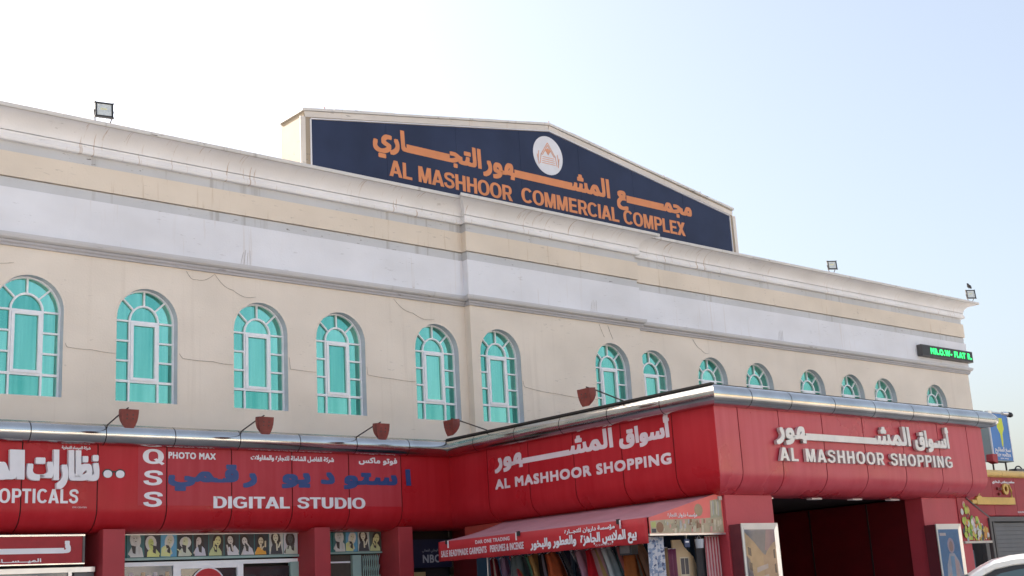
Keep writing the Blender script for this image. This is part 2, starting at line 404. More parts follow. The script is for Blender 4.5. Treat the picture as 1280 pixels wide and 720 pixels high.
def _bk():
    D = {}
    D['A'] = (.76, [[(0, 0), (.215, 0), (.475, 1), (.27, 1)], [(.76, 0), (.545, 0), (.285, 1), (.49, 1)]]+_bx(.2, .2, .56, .36))
    D['H'] = (.75, _bx(.05, 0, .25, 1)+_bx(.50, 0, .70, 1)+_bx(.24, .42, .51, .59))
    D['L'] = (.63, _bx(.06, 0, .26, 1)+_bx(.25, 0, .61, .17))
    D['E'] = (.68, _bx(.06, 0, .26, 1)+_bx(.25, 0, .64, .17)+_bx(.25, .83, .62, 1)+_bx(.25, .425, .59, .585))
    D['I'] = (.31, _bx(.055, 0, .255, 1))
    D['T'] = (.66, _bx(.23, 0, .43, .84)+_bx(.02, .83, .64, 1))
    D['N'] = (.76, _bx(.055, 0, .24, 1)+_bx(.52, 0, .705, 1)+[[(.06, 1), (.255, 1), (.70, 0), (.505, 0)]])
    D['M'] = (.88, _bx(.055, 0, .235, 1)+_bx(.645, 0, .825, 1)+[[(.06, 1), (.30, 1), (.52, 0), (.36, 0)], [(.82, 1), (.58, 1), (.36, 0), (.52, 0)]])
    D['X'] = (.70, [[(0, 0), (.235, 0), (.68, 1), (.445, 1)], [(.68, 0), (.445, 0), (0, 1), (.235, 1)]])
    O = _rib(_ell(.41, .5, .285, .425, 0, 360)[:-1], _hw, _T, True); D['O'] = (.82, O)
    D['Q'] = (.82, O+[[(.42, .30), (.53, .38), (.83, .04), (.73, -.07)]])
    D['C'] = (.78, _rib(_ell(.41, .5, .285, .425, 38, 322), _hw, _T))
    D['G'] = (.82, _rib(_ell(.41, .5, .285, .425, 38, 315), _hw, _T)+_bx(.42, .38, .75, .54)+_bx(.58, .10, .75, .40))
    D['U'] = (.76, _rib([(.155, 1), (.155, .4)]+_ell(.38, .36, .225, .275, 180, 360, 18)+[(.605, .4), (.605, 1)], _hw, _T))
    D['D'] = (.78, _bx(.06, 0, .26, 1)+_rib([(.2, .083), (.34, .083)]+_ell(.34, .5, .30, .417, 270, 450, 20)+[(.34, .917), (.2, .917)], _hw, _T))
    bowl = _rib([(.2, .455), (.42, .455)]+_ell(.42, .686, .185, .231, 270, 450, 14)+[(.42, .917), (.2, .917)], .095, _T)
    D['P'] = (.70, _bx(.06, 0, .26, 1)+bowl); D['R'] = (.75, _bx(.06, 0, .26, 1)+bowl+[[(.34, .42), (.52, .46), (.74, 0), (.51, 0)]])
    D['S'] = (.72, _rib(_cat([(.62, .70), (.585, .845), (.47, .915), (.33, .915), (.185, .86), (.14, .73), (.20, .61), (.36, .535), (.52, .465), (.585, .31), (.55, .16), (.42, .085), (.28, .085), (.15, .16), (.105, .31)], 5), .092, .085))
    D[' '] = (.36, [])
    return D
_BK = _bk()
def block(s, fr, x0, x1, z0, h, depth=0., lift=.004, gap=.03):
    O, ex, ey, en = fr; W = sum(_BK[c][0]+gap for c in s)-gap; sx = (x1-x0)/W; out = []; cx = 0
    for g, c in enumerate(s):
        adv, quads = _BK[c]; mb = MB()
        for k, q in enumerate(quads):
            d = depth+lift+(k % 8)*.0002
            P = [O+ex*(x0+(cx+a)*sx)+ey*(z0+b*h) for a, b in q]
            if depth: mb.prism([p+en*lift for p in P], en*(d-lift))
            else: mb.poly([p+en*d for p in P])
        cx += adv+gap; out.append((c == ' ', mb))
    return out
def block_print(s, fr, x0, x1, z0, h, m, parent, name='printed_lettering', **k):
    return raw_build(join([a for _, a in block(s, fr, x0, x1, z0, h, **k)]), name, m, parent)
X_, Y_, Z_ = Vector((1, 0, 0)), Vector((0, 1, 0)), Vector((0, 0, 1))
def fy(y): return (Vector((0, y, 0)), X_, Z_, -Y_)            # face looking to -y, coordinate = x
def fx(x): return (Vector((x, 0, 0)), -Y_, Z_, -X_)           # face looking to -x, coordinate = -y

# ---- extrusions along an axis with mitred ends.  profile = [(inward depth, z)]
def extrude(mb, prof, axis, face, sgn, s0, s1, m0=0., m1=0., closed=True, cuts=None, clamp=False):
    """axis 'x' : run along x, depth d means y = face + sgn*d ; axis 'y': run along y, x = face + sgn*d"""
    def P(s, m, d, z):
        q = s+m*(min(d, 0) if clamp else d)
        return (q, face+sgn*d, z) if axis == 'x' else (face+sgn*d, q, z)
    st = [(s0, m0)]+[(c, 0) for c in (cuts or [])]+[(s1, m1)]
    n = len(prof); i = len(mb.v)
    for s, m in st: mb.v += [P(s, m, d, z) for d, z in prof]
    for k in range(len(st)-1):
        for j in range(n if closed else n-1):
            a = i+k*n+j; b = i+k*n+(j+1) % n; mb.f.append((a, b, b+n, a+n))
    if closed:
        mb.f.append(tuple(i+j for j in range(n))); mb.f.append(tuple(i+(len(st)-1)*n+j for j in range(n))[::-1])
    return mb

# ================================================================== GROUND
g = MB(); g.quad((-900, -900, 0), (900, -900, 0), (900, 900, 0), (-900, 900, 0))
tag(g.build('ground', M['sand']), 'dusty flat ground round the shopping complex', kind='structure')
g = MB(); g.quad((-120, -40, .004), (160, -40, .004), (160, -10.6, .004), (-120, -10.6, .004))
tag(g.build('road', M['asphalt']), 'asphalt parking road in front of the shops', kind='structure')
g = MB()
for k in range(14): g.box(-12+k*3.0, -11.9+k*3.0, -16, -11, .004, .008)
tag(g.build('parking_lines', flat('white_road_paint', (.7, .7, .68))), kind='structure')
g = MB().box(-20, 60, -10.6, -.8, 0, .14)
tag(g.build('pavement', M['paving'], bevel=.02), 'raised concrete pavement before the shops', kind='structure')

# ================================================================== MAIN BUILDING
XL, XB0, XB1, XE = -4.0, 16.08, 21.67, 37.95
BAY = .19; DEPTH = 16.0
bld = thing('commercial_building', 'long cream two storey shopping building with white cornice and arched green windows', 'building', (17, 0, 0))
WW, ZS, ZA = 1.21, 5.458, 7.615; HW = WW/2; ZSP = ZA-HW; REV = .195
WL = [3.80, 6.217, 8.42, 10.82, 12.71, 15.24]; WBAY = [16.93, 20.58]; WR_ = [22.30, 24.60, 26.60, 29.05, 31.05, 32.80, 35.74]
def arch(cx, y, grow=0., n=20):
    p = [(cx-HW-grow, y, ZS-grow), (cx+HW+grow, y, ZS-grow)]
    for k in range(n+1):
        a = math.pi*k/n; p.append((cx+(HW+grow)*math.cos(a), y, ZSP+(HW+grow)*math.sin(a)))
    return [Vector(q) for q in p]
def wall_sheet(mb, x0, x1, y, z0, z1, wins):
    outer = [Vector((x0, y, z0)), Vector((x1, y, z0)), Vector((x1, y, z1)), Vector((x0, y, z1))]
    loops = [outer]+[arch(c, y)[::-1] for c in wins]
    tris = tessellate_polygon(loops); flatv = [p for lp in loops for p in lp]
    i = len(mb.v); mb.v += [tuple(p) for p in flatv]; mb.f += [tuple(i+q for q in t) for t in tris]
mb = MB()
wall_sheet(mb, XL, XB0, 0, 3.1, 8.2, WL); wall_sheet(mb, XB0, XB1, -BAY, 3.1, 8.2, WBAY); wall_sheet(mb, XB1, XE, 0, 3.1, 8.2, WR_)
mb.quad((XB0, 0, 3.1), (XB0, -BAY, 3.1), (XB0, -BAY, 8.2), (XB0, 0, 8.2)); mb.quad((XB1, -BAY, 3.1), (XB1, 0, 3.1), (XB1, 0, 8.2), (XB1, -BAY, 8.2))
mb.quad((XE, 0, 0), (XE, DEPTH, 0), (XE, DEPTH, 10), (XE, 0, 10)); mb.quad((XL, 0, 0), (XL, DEPTH, 0), (XL, DEPTH, 10), (XL, 0, 10))
mb.quad((XL, DEPTH, 0), (XE, DEPTH, 0), (XE, DEPTH, 10), (XL, DEPTH, 10))
wo = mb.build('wall', M['cream'], bld)
mb = MB(); a = arch(0, .001); b = arch(0, REV+.05)
for k in range(len(a)): mb.quad(a[k], a[(k+1) % len(a)], b[(k+1) % len(a)], b[k])
RVM = mb.mesh('window_reveal', M['reveal'])
mb = MB(); p = arch(0, -.006, .035, 24)[1:]; q = arch(0, -.006, .0, 24)[1:]
for k in range(len(p)-1):
    mb.quad(p[k], p[k+1], q[k+1], q[k]); mb.quad(p[k], p[k+1], p[k+1]+Y_*.01, p[k]+Y_*.01)
AEM = mb.mesh('arch_plaster_edge', M['cream'])
for lst, y in ((WL, 0), (WBAY, -BAY), (WR_, 0)):
    for c in lst:
        for me in (RVM, AEM):
            o = bpy.data.objects.new(me.name, me); COL.objects.link(o); o.location = (c, y, 0); o.parent = bld; o.matrix_parent_inverse = Matrix.Translation(-bld.location)
MB().box(XL, XE, .3, DEPTH, 9.85, 9.95).build('roof', M['roofing'], bld)

# --- windows
ZT = 7.0; CW = .285; ZC0 = 5.865; RI = .285; ZR1, ZR2 = 6.62, 6.245
def win_frame(y=0):
    mb = MB(); t = .03; d0, d1 = y-.045, y+.02
    # outer band
    a = arch(0, d0, 0); 
    def shrink(p, g):
        out = []
        for v in p:
            x, z = v.x, v.z
            if z > ZSP-1e-6:
                r = math.hypot(x, z-ZSP); k = (HW-g)/HW; out.append(Vector((x*k, v.y, ZSP+(z-ZSP)*k)))
            else: out.append(Vector((math.copysign(HW-g, x), v.y, ZS+g)))
        return out
    b = shrink(a, t); n = len(a)
    for k in range(n):
        q = (k+1) % n
        mb.quad(a[k], a[q], b[q], b[k]); mb.quad(b[k], b[q], b[q]+Y_*.065, b[k]+Y_*.065)
    def bar(x0, x1, z0, z1, dd=0): mb.box(x0, x1, d0+.002-dd, d1, z0, z1)
    s = .0165
    bar(-HW+t, HW-t, ZT-s, ZT+s)                       # springing bar
    bar(-CW-s, -CW+s, ZS+t, ZT-s, .002); bar(CW-s, CW+s, ZS+t, ZT-s, .002)
    for z in (ZR1, ZR2):
        bar(-HW+t, -CW-s, z-s, z+s); bar(CW+s, HW-t, z-s, z+s)
    bar(-HW+t, HW-t, ZC0-s-.008, ZC0+s+.004)
    # inner arc
    N = 16
    for k in range(N):
        a0, a1 = math.pi*k/N, math.pi*(k+1)/N
        P = lambda r, a, y_: (r*math.cos(a), y_, ZT+r*math.sin(a)*1.08)
        r0, r1 = RI-.017, RI+.017; yy = d0-.001
        mb.quad(P(r0, a0, yy), P(r1, a0, yy), P(r1, a1, yy), P(r0, a1, yy))
        mb.quad(P(r0, a0, yy), P(r0, a1, yy), P(r0, a1, d1), P(r0, a0, d1)); mb.quad(P(r1, a0, yy), P(r1, a1, yy), P(r1, a1, d1), P(r1, a0, d1))
    for a in (45, 90, 135):
        c, s_ = math.cos(R(a)), math.sin(R(a)); r1 = outer_r(a)-.02
        p0 = Vector((c*RI, 0, ZT+s_*RI*1.06)); p1 = Vector((c*r1, 0, ZT+s_*r1)); nn = Vector((-s_, 0, c))*.0155
        mb.prism([p0-nn+Y_*(d0+.003), p1-nn+Y_*(d0+.003), p1+nn+Y_*(d0+.003), p0+nn+Y_*(d0+.003)], Y_*.06)
    return mb
def outer_r(a):
    c, s = math.cos(R(a)), math.sin(R(a)); dz = ZT-ZSP
    # |(rc, rs+dz)| = HW above springing, else vertical side
    B = 2*s*dz; C = dz*dz-HW*HW; r = (-B+math.sqrt(B*B-4*C))/2
    if ZT+r*s < ZSP: r = HW/abs(c) if abs(c) > 1e-6 else r
    return r
def pane_meshes():
    P = []; y = .0
    def rect(x0, x1, z0, z1, yy=0): m = MB(); m.quad((x0, yy, z0), (x1, yy, z0), (x1, yy, z1), (x0, yy, z1)); P.append(m.mesh('pane', M['teal']))
    zs = [ZS+.02, ZC0, ZR2, ZR1, ZT]
    for k in range(4):
        rect(-HW+.02, -CW, zs[k], zs[k+1]); rect(CW, HW-.02, zs[k], zs[k+1])
    rect(-CW, CW, zs[0], zs[1])
    m = MB(); m.poly([(RI*math.cos(math.pi*k/14), 0, ZT+RI*1.08*math.sin(math.pi*k/14)) for k in range(15)]); P.append(m.mesh('pane', M['teal']))
    for a0, a1 in ((0, 45), (45, 90), (90, 135), (135, 180)):
        A = [a0+(a1-a0)*k/6 for k in range(7)]
        m = MB(); m.poly([((outer_r(a)-.012)*math.cos(R(a)), 0, ZT+(outer_r(a)-.012)*math.sin(R(a))) for a in A]+[(RI*math.cos(R(a)), 0, ZT+RI*1.06*math.sin(R(a))) for a in A[::-1]])
        P.append(m.mesh('pane', M['teal']))
    return P
FR = win_frame().mesh('window', M['frame_white']); PM = pane_meshes()
cs = MB()
for x0, x1, z0, z1 in ((-CW+.018, -CW+.075, ZC0+.02, ZT-.02), (CW-.075, CW-.018, ZC0+.02, ZT-.02), (-CW+.075, CW-.075, ZC0+.02, ZC0+.07), (-CW+.075, CW-.075, ZT-.075, ZT-.02)):
    cs.box(x0, x1, -.062, .01, z0, z1)
CS = cs.mesh('casement', M['frame_white'])
cp = MB(); cp.quad((-CW+.05, -.012, ZC0+.05), (CW-.05, -.012, ZC0+.05), (CW-.05, -.012, ZT-.05), (-CW+.05, -.012, ZT-.05)); CP = cp.mesh('pane', M['teal'])
for lst, y in ((WL, 0), (WBAY, -BAY), (WR_, 0)):
    for c in lst:
        o = bpy.data.objects.new('window', FR); COL.objects.link(o); o.location = (c, y+REV, 0)
        o.parent = bld; o.matrix_parent_inverse = Matrix.Translation(-bld.location)
        for pm in [CS, CP]+PM:
            q = bpy.data.objects.new(pm.name.split('.')[0], pm); COL.objects.link(q); q.parent = o
            q.rotation_euler = (0, 0, 0)

# --- bands, cornice (profile: inward depth, z); bay copy stands BAY proud
def band(prof, name, m, smooth=False):
    mb = MB()
    extrude(mb, prof, 'x', 0, 1, XL, XB0+.01, 0, 0, closed=True)
    pb = [(d+(BAY if d > .04 else 0), z) for d, z in prof]
    extrude(mb, pb, 'x', -BAY, 1, XB0, XB1, 1, -1, closed=True, clamp=True)
    extrude(mb, prof, 'x', 0, 1, XB1-.01, XE, 0, -1, closed=True)
    extrude(mb, prof, 'y', XE, -1, 0, DEPTH, 1, 0, closed=True)
    return mb.build(name, m, bld, smooth=smooth, auto=30)
band([(.0, 8.10), (-.04, 8.10), (-.045, 8.135), (-.07, 8.16), (-.07, 8.20), (-.03, 8.205), (.1, 8.205), (.1, 8.10)], 'lower_moulding', M['mould_low'])
band([(.05, 8.206), (-.085, 8.206), (-.13, 8.235), (-.145, 8.28), (-.145, 8.318), (-.05, 8.33), (.1, 8.33), (.1, 8.206)], 'upper_moulding', M['mould'])
band([(.1, 8.331), (-.045, 8.331), (-.045, 9.165), (.1, 9.165)], 'white_band', M['white'])
band([(.1, 9.166), (-.01, 9.166), (-.015, 9.36), (.1, 9.375)], 'lower_ledge', M['white_grey'])
band([(.1, 9.376), (-.052, 9.376), (-.052, 9.835), (.1, 9.835)], 'cream_band', M['cream_band'])
band([(.15, 9.836), (-.005, 9.836), (-.01, 10.03), (.15, 10.03)], 'upper_ledge', M['white_grey'])
band([(.15, 10.031), (-.10, 10.031), (-.115, 10.05), (-.125, 10.09), (-.115, 10.13), (-.095, 10.145), (-.095, 10.205), (-.05, 10.207), (-.05, 10.221), (.15, 10.221)], 'cornice_bead', M['cove'])
cv = [(.15, 10.222), (-.10, 10.222)]
for k in range(9):
    a = math.pi/2*k/8; cv.append((-.10-.355*(1-math.cos(a)), 10.230+.260*math.sin(a)))
cv += [(-.458, 10.49), (.15, 10.49)]
band(cv, 'cornice_cove', M['cove'], smooth=True)
band([(.15, 10.491), (-.50, 10.491), (-.508, 10.50), (-.508, 10.56), (-.49, 10.572), (.15, 10.572)], 'cornice_lip', M['coping'])

# surface wires and cracks
def wire(pts, y, r=.006, sag=0):
    P = []; 
    for (a, b), (c, d) in zip(pts, pts[1:]):
        n = 6
        for k in range(n): t = k/n; P.append((a+(c-a)*t, y, b+(d-b)*t-sag*math.sin(math.pi*t)))
    P.append((pts[-1][0], y, pts[-1][1])); return MB().tube(P, r, 5)
for pts, y, sg in [([(6.86, 6.44), (6.9, 6.37), (7.35, 6.36), (7.80, 6.33)], -.008, .01), ([(9.06, 6.43), (9.14, 6.34), (9.75, 6.33), (10.2, 6.3)], -.008, .01),
               ([(11.45, 6.55), (11.48, 6.31), (12.08, 6.29)], -.008, 0), ([(13.34, 6.5), (13.36, 6.33), (14.0, 6.29), (14.62, 6.27)], -.008, .01),
               ([(17.56, 6.45), (17.6, 6.32), (18.6, 6.22), (19.95, 6.16)], -BAY-.008, .02), ([(4.6, 8.02), (5.2, 7.82), (5.9, 7.80)], -.01, .06),
               ([(9.2, 8.06), (9.4, 7.92), (9.8, 8.08)], -.01, .06), ([(9.8, 8.08), (10.2, 7.80), (10.7, 7.72)], -.01, .07),
               ([(14.1, 8.06), (14.6, 7.80), (15.2, 7.72)], -.01, .07), ([(20.2, 8.06), (20.35, 7.75)], -BAY-.01, .02), ([(20.5, 8.06), (20.65, 7.72)], -BAY-.01, .02), ([(23.9, 8.05), (24.2, 7.8), (24.5, 7.72)], -.01, .05)]:
    wire(pts, y, .0045, sg).build('surface_wire', M['wire'], bld)
# broken tie wires on the white band
for cx in (10.35, 19.9, 27.6):
    yy = -.052-(BAY if XB0 < cx < XB1 else 0)
    mb = MB()
    for k in range(4): mb.tube([(cx+k*.07, yy, 8.34), (cx+k*.05+.06, yy, 8.60+.05*(k % 2))], .003, 4)
    mb.build('scratch_mark', M['wire'], bld)

# --- gable sign on the roof
ped = thing('gable_sign', 'navy gabled roof sign with orange Arabic and English name and round white emblem', 'sign', (19.45, .8, 10))
PO = [(12.17, 9.9), (12.17, 12.17), (19.5, 13.37), (26.68, 12.24), (26.68, 9.9)]
mb = MB(); mb.prism([(x, .42, z) for x, z in PO], (0, .95, 0)); mb.build('backing_wall', M['pedside'], ped)
PN = [(12.36, 10.2), (12.36, 12.0), (19.5, 13.18), (26.49, 12.02), (26.49, 10.2)]
# white frame strip pieces round the face
def strip(pts, wd, y0, y1, name, m, par):
    for (a, b), (c, d) in zip(pts, pts[1:]):
        v = Vector((c-a, 0, d-b)); n = Vector((-v.z, 0, v.x)).normalized()*wd
        mb = MB(); mb.prism([Vector((a, y0, b)), Vector((c, y0, d)), Vector((c, y0, d))+n, Vector((a, y0, b))+n], (0, y1-y0, 0)); mb.build(name, m, par)
strip([(12.345, 10.2), (12.345, 12.01), (19.5, 13.195), (26.505, 12.035), (26.505, 10.2)], .022, .385, .42, 'frame_strip', M['letter_white'], ped)
strip([(12.20, 9.9), (12.20, 12.035), (19.5, 13.225), (26.65, 12.06), (26.65, 9.9)], .13, .40, .425, 'face_border', M['pedwall'], ped)
# coping blocks along the top slopes, uneven
def coping(p, q, n):
    for k in range(n):
        t0, t1 = k/n, (k+1)/n-.0008
        a = Vector((p[0]+(q[0]-p[0])*t0, 0, p[1]+(q[1]-p[1])*t0)); b = Vector((p[0]+(q[0]-p[0])*t1, 0, p[1]+(q[1]-p[1])*t1)); h = .05+rnd.random()*.02
        o = rnd.uniform(-.006, .006)
        mb = MB(); mb.prism([a+Y_*(.375+o), b+Y_*(.375+o), b+Y_*(.375+o)+Z_*h, a+Y_*(.375+o)+Z_*h], (0, 1.03, 0)); mb.build('coping_stone', M['coping'], ped)
coping((12.12, 12.165), (19.5, 13.372), 9); coping((19.5, 13.372), (26.73, 12.235), 10)
for x, z in ((12.75, 12.3), (19.6, 13.42), (23.9, 12.72), (25.4, 12.5)):
    MB().tube([(x, .5, z-.1), (x+.02, .5, z+.12)], .012, 5).build('rebar_stub', M['rust'], ped)
# navy face in panels
xs = [12.36, 14.35, 16.4, 18.45, 20.5, 22.5, 24.5, 26.49]
def topz(x): return 12.0+(x-12.36)*(13.18-12.0)/(19.5-12.36) if x < 19.5 else 13.18-(x-19.5)*(13.18-12.02)/(26.49-19.5)
for a, b in zip(xs, xs[1:]):
    a2, b2 = a+.003, b-.003; pts = [(a2, 10.2), (b2, 10.2), (b2, topz(b2))]+([(19.5, 13.18)] if a < 19.5 < b else [])+[(a2, topz(a2))]
    mb = MB(); mb.prism([(x, .4, z) for x, z in pts], (0, .019, 0)); mb.build('sign_panel', M['navy'], ped)
f = fy(.4)
printed('التجـــــــاري', f, 13.98, 17.18, 11.735, .52, M['orange'], ped, arabic=True, bold=.03, bar=.20)
printed('المشــــــــــهور', f, 17.25, 21.6, 11.725, .54, M['orange'], ped, arabic=True, bold=.03, bar=.20)
printed('مجمــــــــع', f, 21.85, 24.85, 11.725, .50, M['orange'], ped, arabic=True, bold=.03, bar=.20)
block_print('AL MASHHOOR', f, 14.40, 18.12, 11.075, .39, M['orange'], ped, gap=-.03)
block_print('COMMERCIAL COMPLEX', f, 18.40, 24.5, 11.115, .39, M['orange'], ped, gap=-.03)
# emblem
mb = MB(); mb.prism([(19.41+.51*math.cos(2*math.pi*k/40), .394, 12.52+.52*math.sin(2*math.pi*k/40)) for k in range(40)], (0, .006, 0))
mb.build('emblem_disc', M['letter_white'], ped)
mb = MB()
def ln(x0, z0, x1, z1, t=.012):
    v = Vector((x1-x0, 0, z1-z0)); n = Vector((-v.z, 0, v.x)).normalized()*t
    a = Vector((x0, .39, z0)); b = Vector((x1, .39, z1)); mb.poly([a-n, b-n, b+n, a+n])
ex_, ez_ = 19.41, 12.52
for k, s in enumerate((.30, .24)):
    ln(ex_-s*.85, ez_-.02, ex_, ez_+s*1.15); ln(ex_, ez_+s*1.15, ex_+s*.85, ez_-.02)
for k in range(4): ln(ex_-.2-.012*k, ez_-.06-k*.055, ex_+.2+.012*k, ez_-.06-k*.055, .009)
for s in (-1, 1):
    ln(ex_+s*.24, ez_+.02, ex_+s*.29, ez_-.25); ln(ex_+s*.32, ez_+.08, ex_+s*.36, ez_-.18); ln(ex_+s*.38, ez_-.02, ex_+s*.33, ez_-.28)
mb.poly([(ex_-.1, .3895, ez_+.13), (ex_, .3895, ez_+.0), (ex_+.1, .3895, ez_+.13), (ex_, .3895, ez_+.2)])
mb.build('emblem_drawing', flat('emblem_orange', (.70, .33, .2)), ped)
MB().box(12.17, 26.68, 1.38, 1.9, 9.9, 10.3).build('rear_plinth', M['pedwall'], ped)

# ================================================================== FASCIA / CANOPY PIECES
def arcprof(zt, zb, rad, thick=.03, inn=.0):
    """outer skin then inner skin of the bull-nosed cladding"""
    o = [(0, zt)]
    N = 10
    for k in range(N+1):
        a = math.pi/2*k/N; o.append((rad*(1-math.cos(a)), zb+rad*.92*(1-math.sin(a))))
    o.append((rad+.22, zb))
    i = [(d+thick, z+ (thick if z < zb+.05 else 0)) for d, z in o]
    i[0] = (thick, zt); i[-1] = (rad+.22, zb+thick)
    return o+i[::-1]
ZFT, ZFB = 4.52, 3.0
PF = arcprof(ZFT, ZFB, .43)
PBK = [(.015, 4.5)]+[(d+.013, z+.013) for d, z in arcprof(4.5, ZFB, .43)[1:12]]+[(.65, 3.013), (.65, 3.06), (.6, 4.5)]
def circ(cd, cz, r, n=18): return [(cd-r*math.cos(2*math.pi*k/n), cz+r*math.sin(2*math.pi*k/n)) for k in range(n)]
PIPE = circ(-.035, 4.578, .175); PIN = circ(-.035, 4.578, .166)
def clad(parent, axis, face, sgn, seams, m0, m1, mtl, prof=PF, gap=.011):
    for k, (a, b) in enumerate(zip(seams, seams[1:])):
        s = 1 if b > a else -1
        first, last = k == 0, k == len(seams)-2
        mb = MB(); extrude(mb, prof, axis, face, sgn, a if first else a+s*gap, b if last else b-s*gap, m0 if first else 0, m1 if last else 0)
        mb.build('cladding_panel', mtl, parent, smooth=True, auto=40)
def pipes(parent, axis, face, sgn, seams, m0, m1, prof=PIPE, mtl=None, inner=PIN, name='pipe_section', gap=.008):
    for k, (a, b) in enumerate(zip(seams, seams[1:])):
        s = 1 if b > a else -1; first, last = k == 0, k == len(seams)-2
        mb = MB(); extrude(mb, prof, axis, face, sgn, a if first else a+s*gap, b if last else b-s*gap, m0 if first else 0, m1 if last else 0)
        mb.build(name, mtl or M['steel'], parent, smooth=True, auto=40)
    mb = MB(); extrude(mb, inner, axis, face, sgn, seams[0], seams[-1], m0, m1); mb.build('pipe_joint_core', M['joint'], parent, smooth=True, auto=40)

YL, XS, YF, XR = -1.60, 14.17, -8.59, 22.52
# ---- left shop fascia
fas = thing('shop_fascia', 'long red curved shop fascia under the arched windows carrying opticals and studio names', 'shop sign', (8, YL, 3))
sl_ = [-2.97+1.225*k for k in range(14)]; sl_ = [x for x in sl_ if x < 13.5]+[XS]
sl_ = [-3.0, -1.77, -.54, .69, 1.92, 3.14, 4.36, 5.59, 6.83, 8.05, 9.28, 10.51, 11.75, 12.97, XS]
clad(fas, 'x', YL, 1, sl_, 0, 1, M['red'])
mb = MB(); extrude(mb, PBK, 'x', YL, 1, -3, XS, 0, 1); mb.build('fascia_backing', M['joint'], fas)
pipes(fas, 'x', YL, 1, [-2.95, -1.7, -.5, .72, 1.95, 3.18, 4.41, 5.64, 6.88, 8.11, 9.35, 10.58, 11.82, 13.05, XS], 0, 1)
MB().box(-3, XS+.4, YL+.0, -.002, 4.73, 4.762).build('roof_slab', M['flash'], fas)
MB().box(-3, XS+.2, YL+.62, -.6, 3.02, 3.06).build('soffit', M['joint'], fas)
# faded vinyl sheets over the studio panels
vy = YL-.003
for a, b in zip([7.52]+[x for x in sl_ if x > 7.6][:-2], [x for x in sl_ if x > 7.6][:-1]):
    mb = MB(); mb.box(a+.012, b-.012, vy, vy+.002, 3.43, 4.40); mb.build('vinyl_sheet', M['vinyl'], fas)
f = fy(YL-.003)
# opticals
block_print('OPTICALS', fy(YL), 5.24, 6.52, 3.455, .225, M['letter_white'], fas)
block_print('AL MAISA', fy(YL), 3.7, 5.12, 3.455, .225, M['letter_white'], fas)
raised('نظارات', fy(YL), 5.66, 6.82, 3.81, .50, M['letter_white'], fas, per='word', arabic=True, bold=.028, depth=.075, lift=.002)
raised('الميـسـاء', fy(YL), 3.9, 5.60, 3.81, .48, M['letter_white'], fas, per='word', arabic=True, bold=.04, depth=.075, lift=.002, bar=.12)
printed('شركة الميساء التجارية', fy(YL), 6.22, 6.70, 4.33, .05, M['letter_white'], fas, arabic=True, bold=.003)
printed('EYE CENTER', fy(YL), 6.42, 6.66, 3.38, .022, M['letter_white'], fas)
# glasses
for i, cx in enumerate((7.0, 7.215)):
    mb = MB(); mb.poly([(cx+.074*math.cos(t)*1.0, YL-.009, 3.945+.058*math.sin(t)-(.012 if math.sin(t) < 0 else 0)) for t in [2*math.pi*k/24 for k in range(24)]]); mb.build('spectacle_lens', M['letter_white'], fas)
    mb = MB(); mb.poly([(cx+.094*math.cos(t), YL-.005, 3.948+.076*math.sin(t)) for t in [2*math.pi*k/24 for k in range(24)]]); mb.build('spectacle_rim', M['black'], fas)
MB().box(7.07, 7.145, YL-.0065, YL-.006, 3.965, 3.99).build('spectacle_bridge', M['black'], fas)
# QSS + studio
for ch, z in (('Q', 4.125), ('S', 3.765), ('S', 3.405)):
    block_print(ch, f, 7.60 if ch == 'Q' else 7.615, 8.0 if ch == 'Q' else 7.985, z, .25, M['letter_white'], fas)
printed('PHOTO MAX', f, 8.07, 8.97, 4.225, .115, M['letter_white'], fas, bold=.006)
for s_, a, b in (('قـمي', 8.08, 9.42), ('ر', 9.54, 9.80), ('يو', 10.28, 10.92), ('د', 11.12, 11.43), ('ستو', 11.62, 12.88), ('ا', 13.04, 13.22)):
    printed(s_, f, a, b, 3.83, .33, M['letter_blue'], fas, arabic=True, bold=.028, bar=.06)
printed('شركة الفاضل الشاملة للتجارة والمقاولات', f, 9.66, 11.42, 4.25, .09, M['letter_white'], fas, arabic=True, bold=.005)
printed('فوتو ماكس', f, 11.98, 12.88, 4.25, .115, M['letter_white'], fas, arabic=True, bold=.007)
block_print('DIGITAL', f, 8.90, 10.46, 3.385, .205, M['letter_white'], fas, gap=-.02)
block_print('STUDIO', f, 10.60, 12.11, 3.385, .205, M['letter_white'], fas, gap=-.02)

# ---- entrance canopy (side face looking -x, front face looking -y)
can = thing('entrance_canopy', 'projecting red entrance canopy with steel pipe edge on red piers', 'canopy', (18.3, -5, 0))
ss = [YL, -2.80, -4.01, -5.24, -6.45, -7.66, YF]
sf = [XS, 14.76, 15.84, 17.07, 18.31, 19.57, 20.84, 21.93, XR]
clad(can, 'y', XS, 1, ss, 1, 1, M['red']); clad(can, 'x', YF, 1, sf, 1, -1, M['red_front'])
clad(can, 'y', XR, -1, [YF, -7.5, -6.3, -5.1, -3.9, -2.7, -1.6], 1, 0, M['red'])
mb = MB(); extrude(mb, PBK, 'y', XS, 1, YL, YF, 1, 1); extrude(mb, PBK, 'x', YF, 1, XS, XR, 1, -1); extrude(mb, PBK, 'y', XR, -1, YF, -1.6, 1, 0)
mb.build('canopy_backing', M['joint'], can)
pipes(can, 'y', XS, 1, [YL, -2.64, -3.86, -5.12, -6.35, -7.60, YF], 1, 1)
PF2 = circ(-.03, 4.585, .165)
pipes(can, 'x', YF, 1, [XS, 14.93, 16.0, 17.25, 18.49, 19.76, 21.02, 22.13, XR+.02], 1, -1)
pipes(can, 'y', XR+.02, -1, [YF, -7.4, -6.2, -5.0, -3.8, -2.6, -1.6], 1, 0)
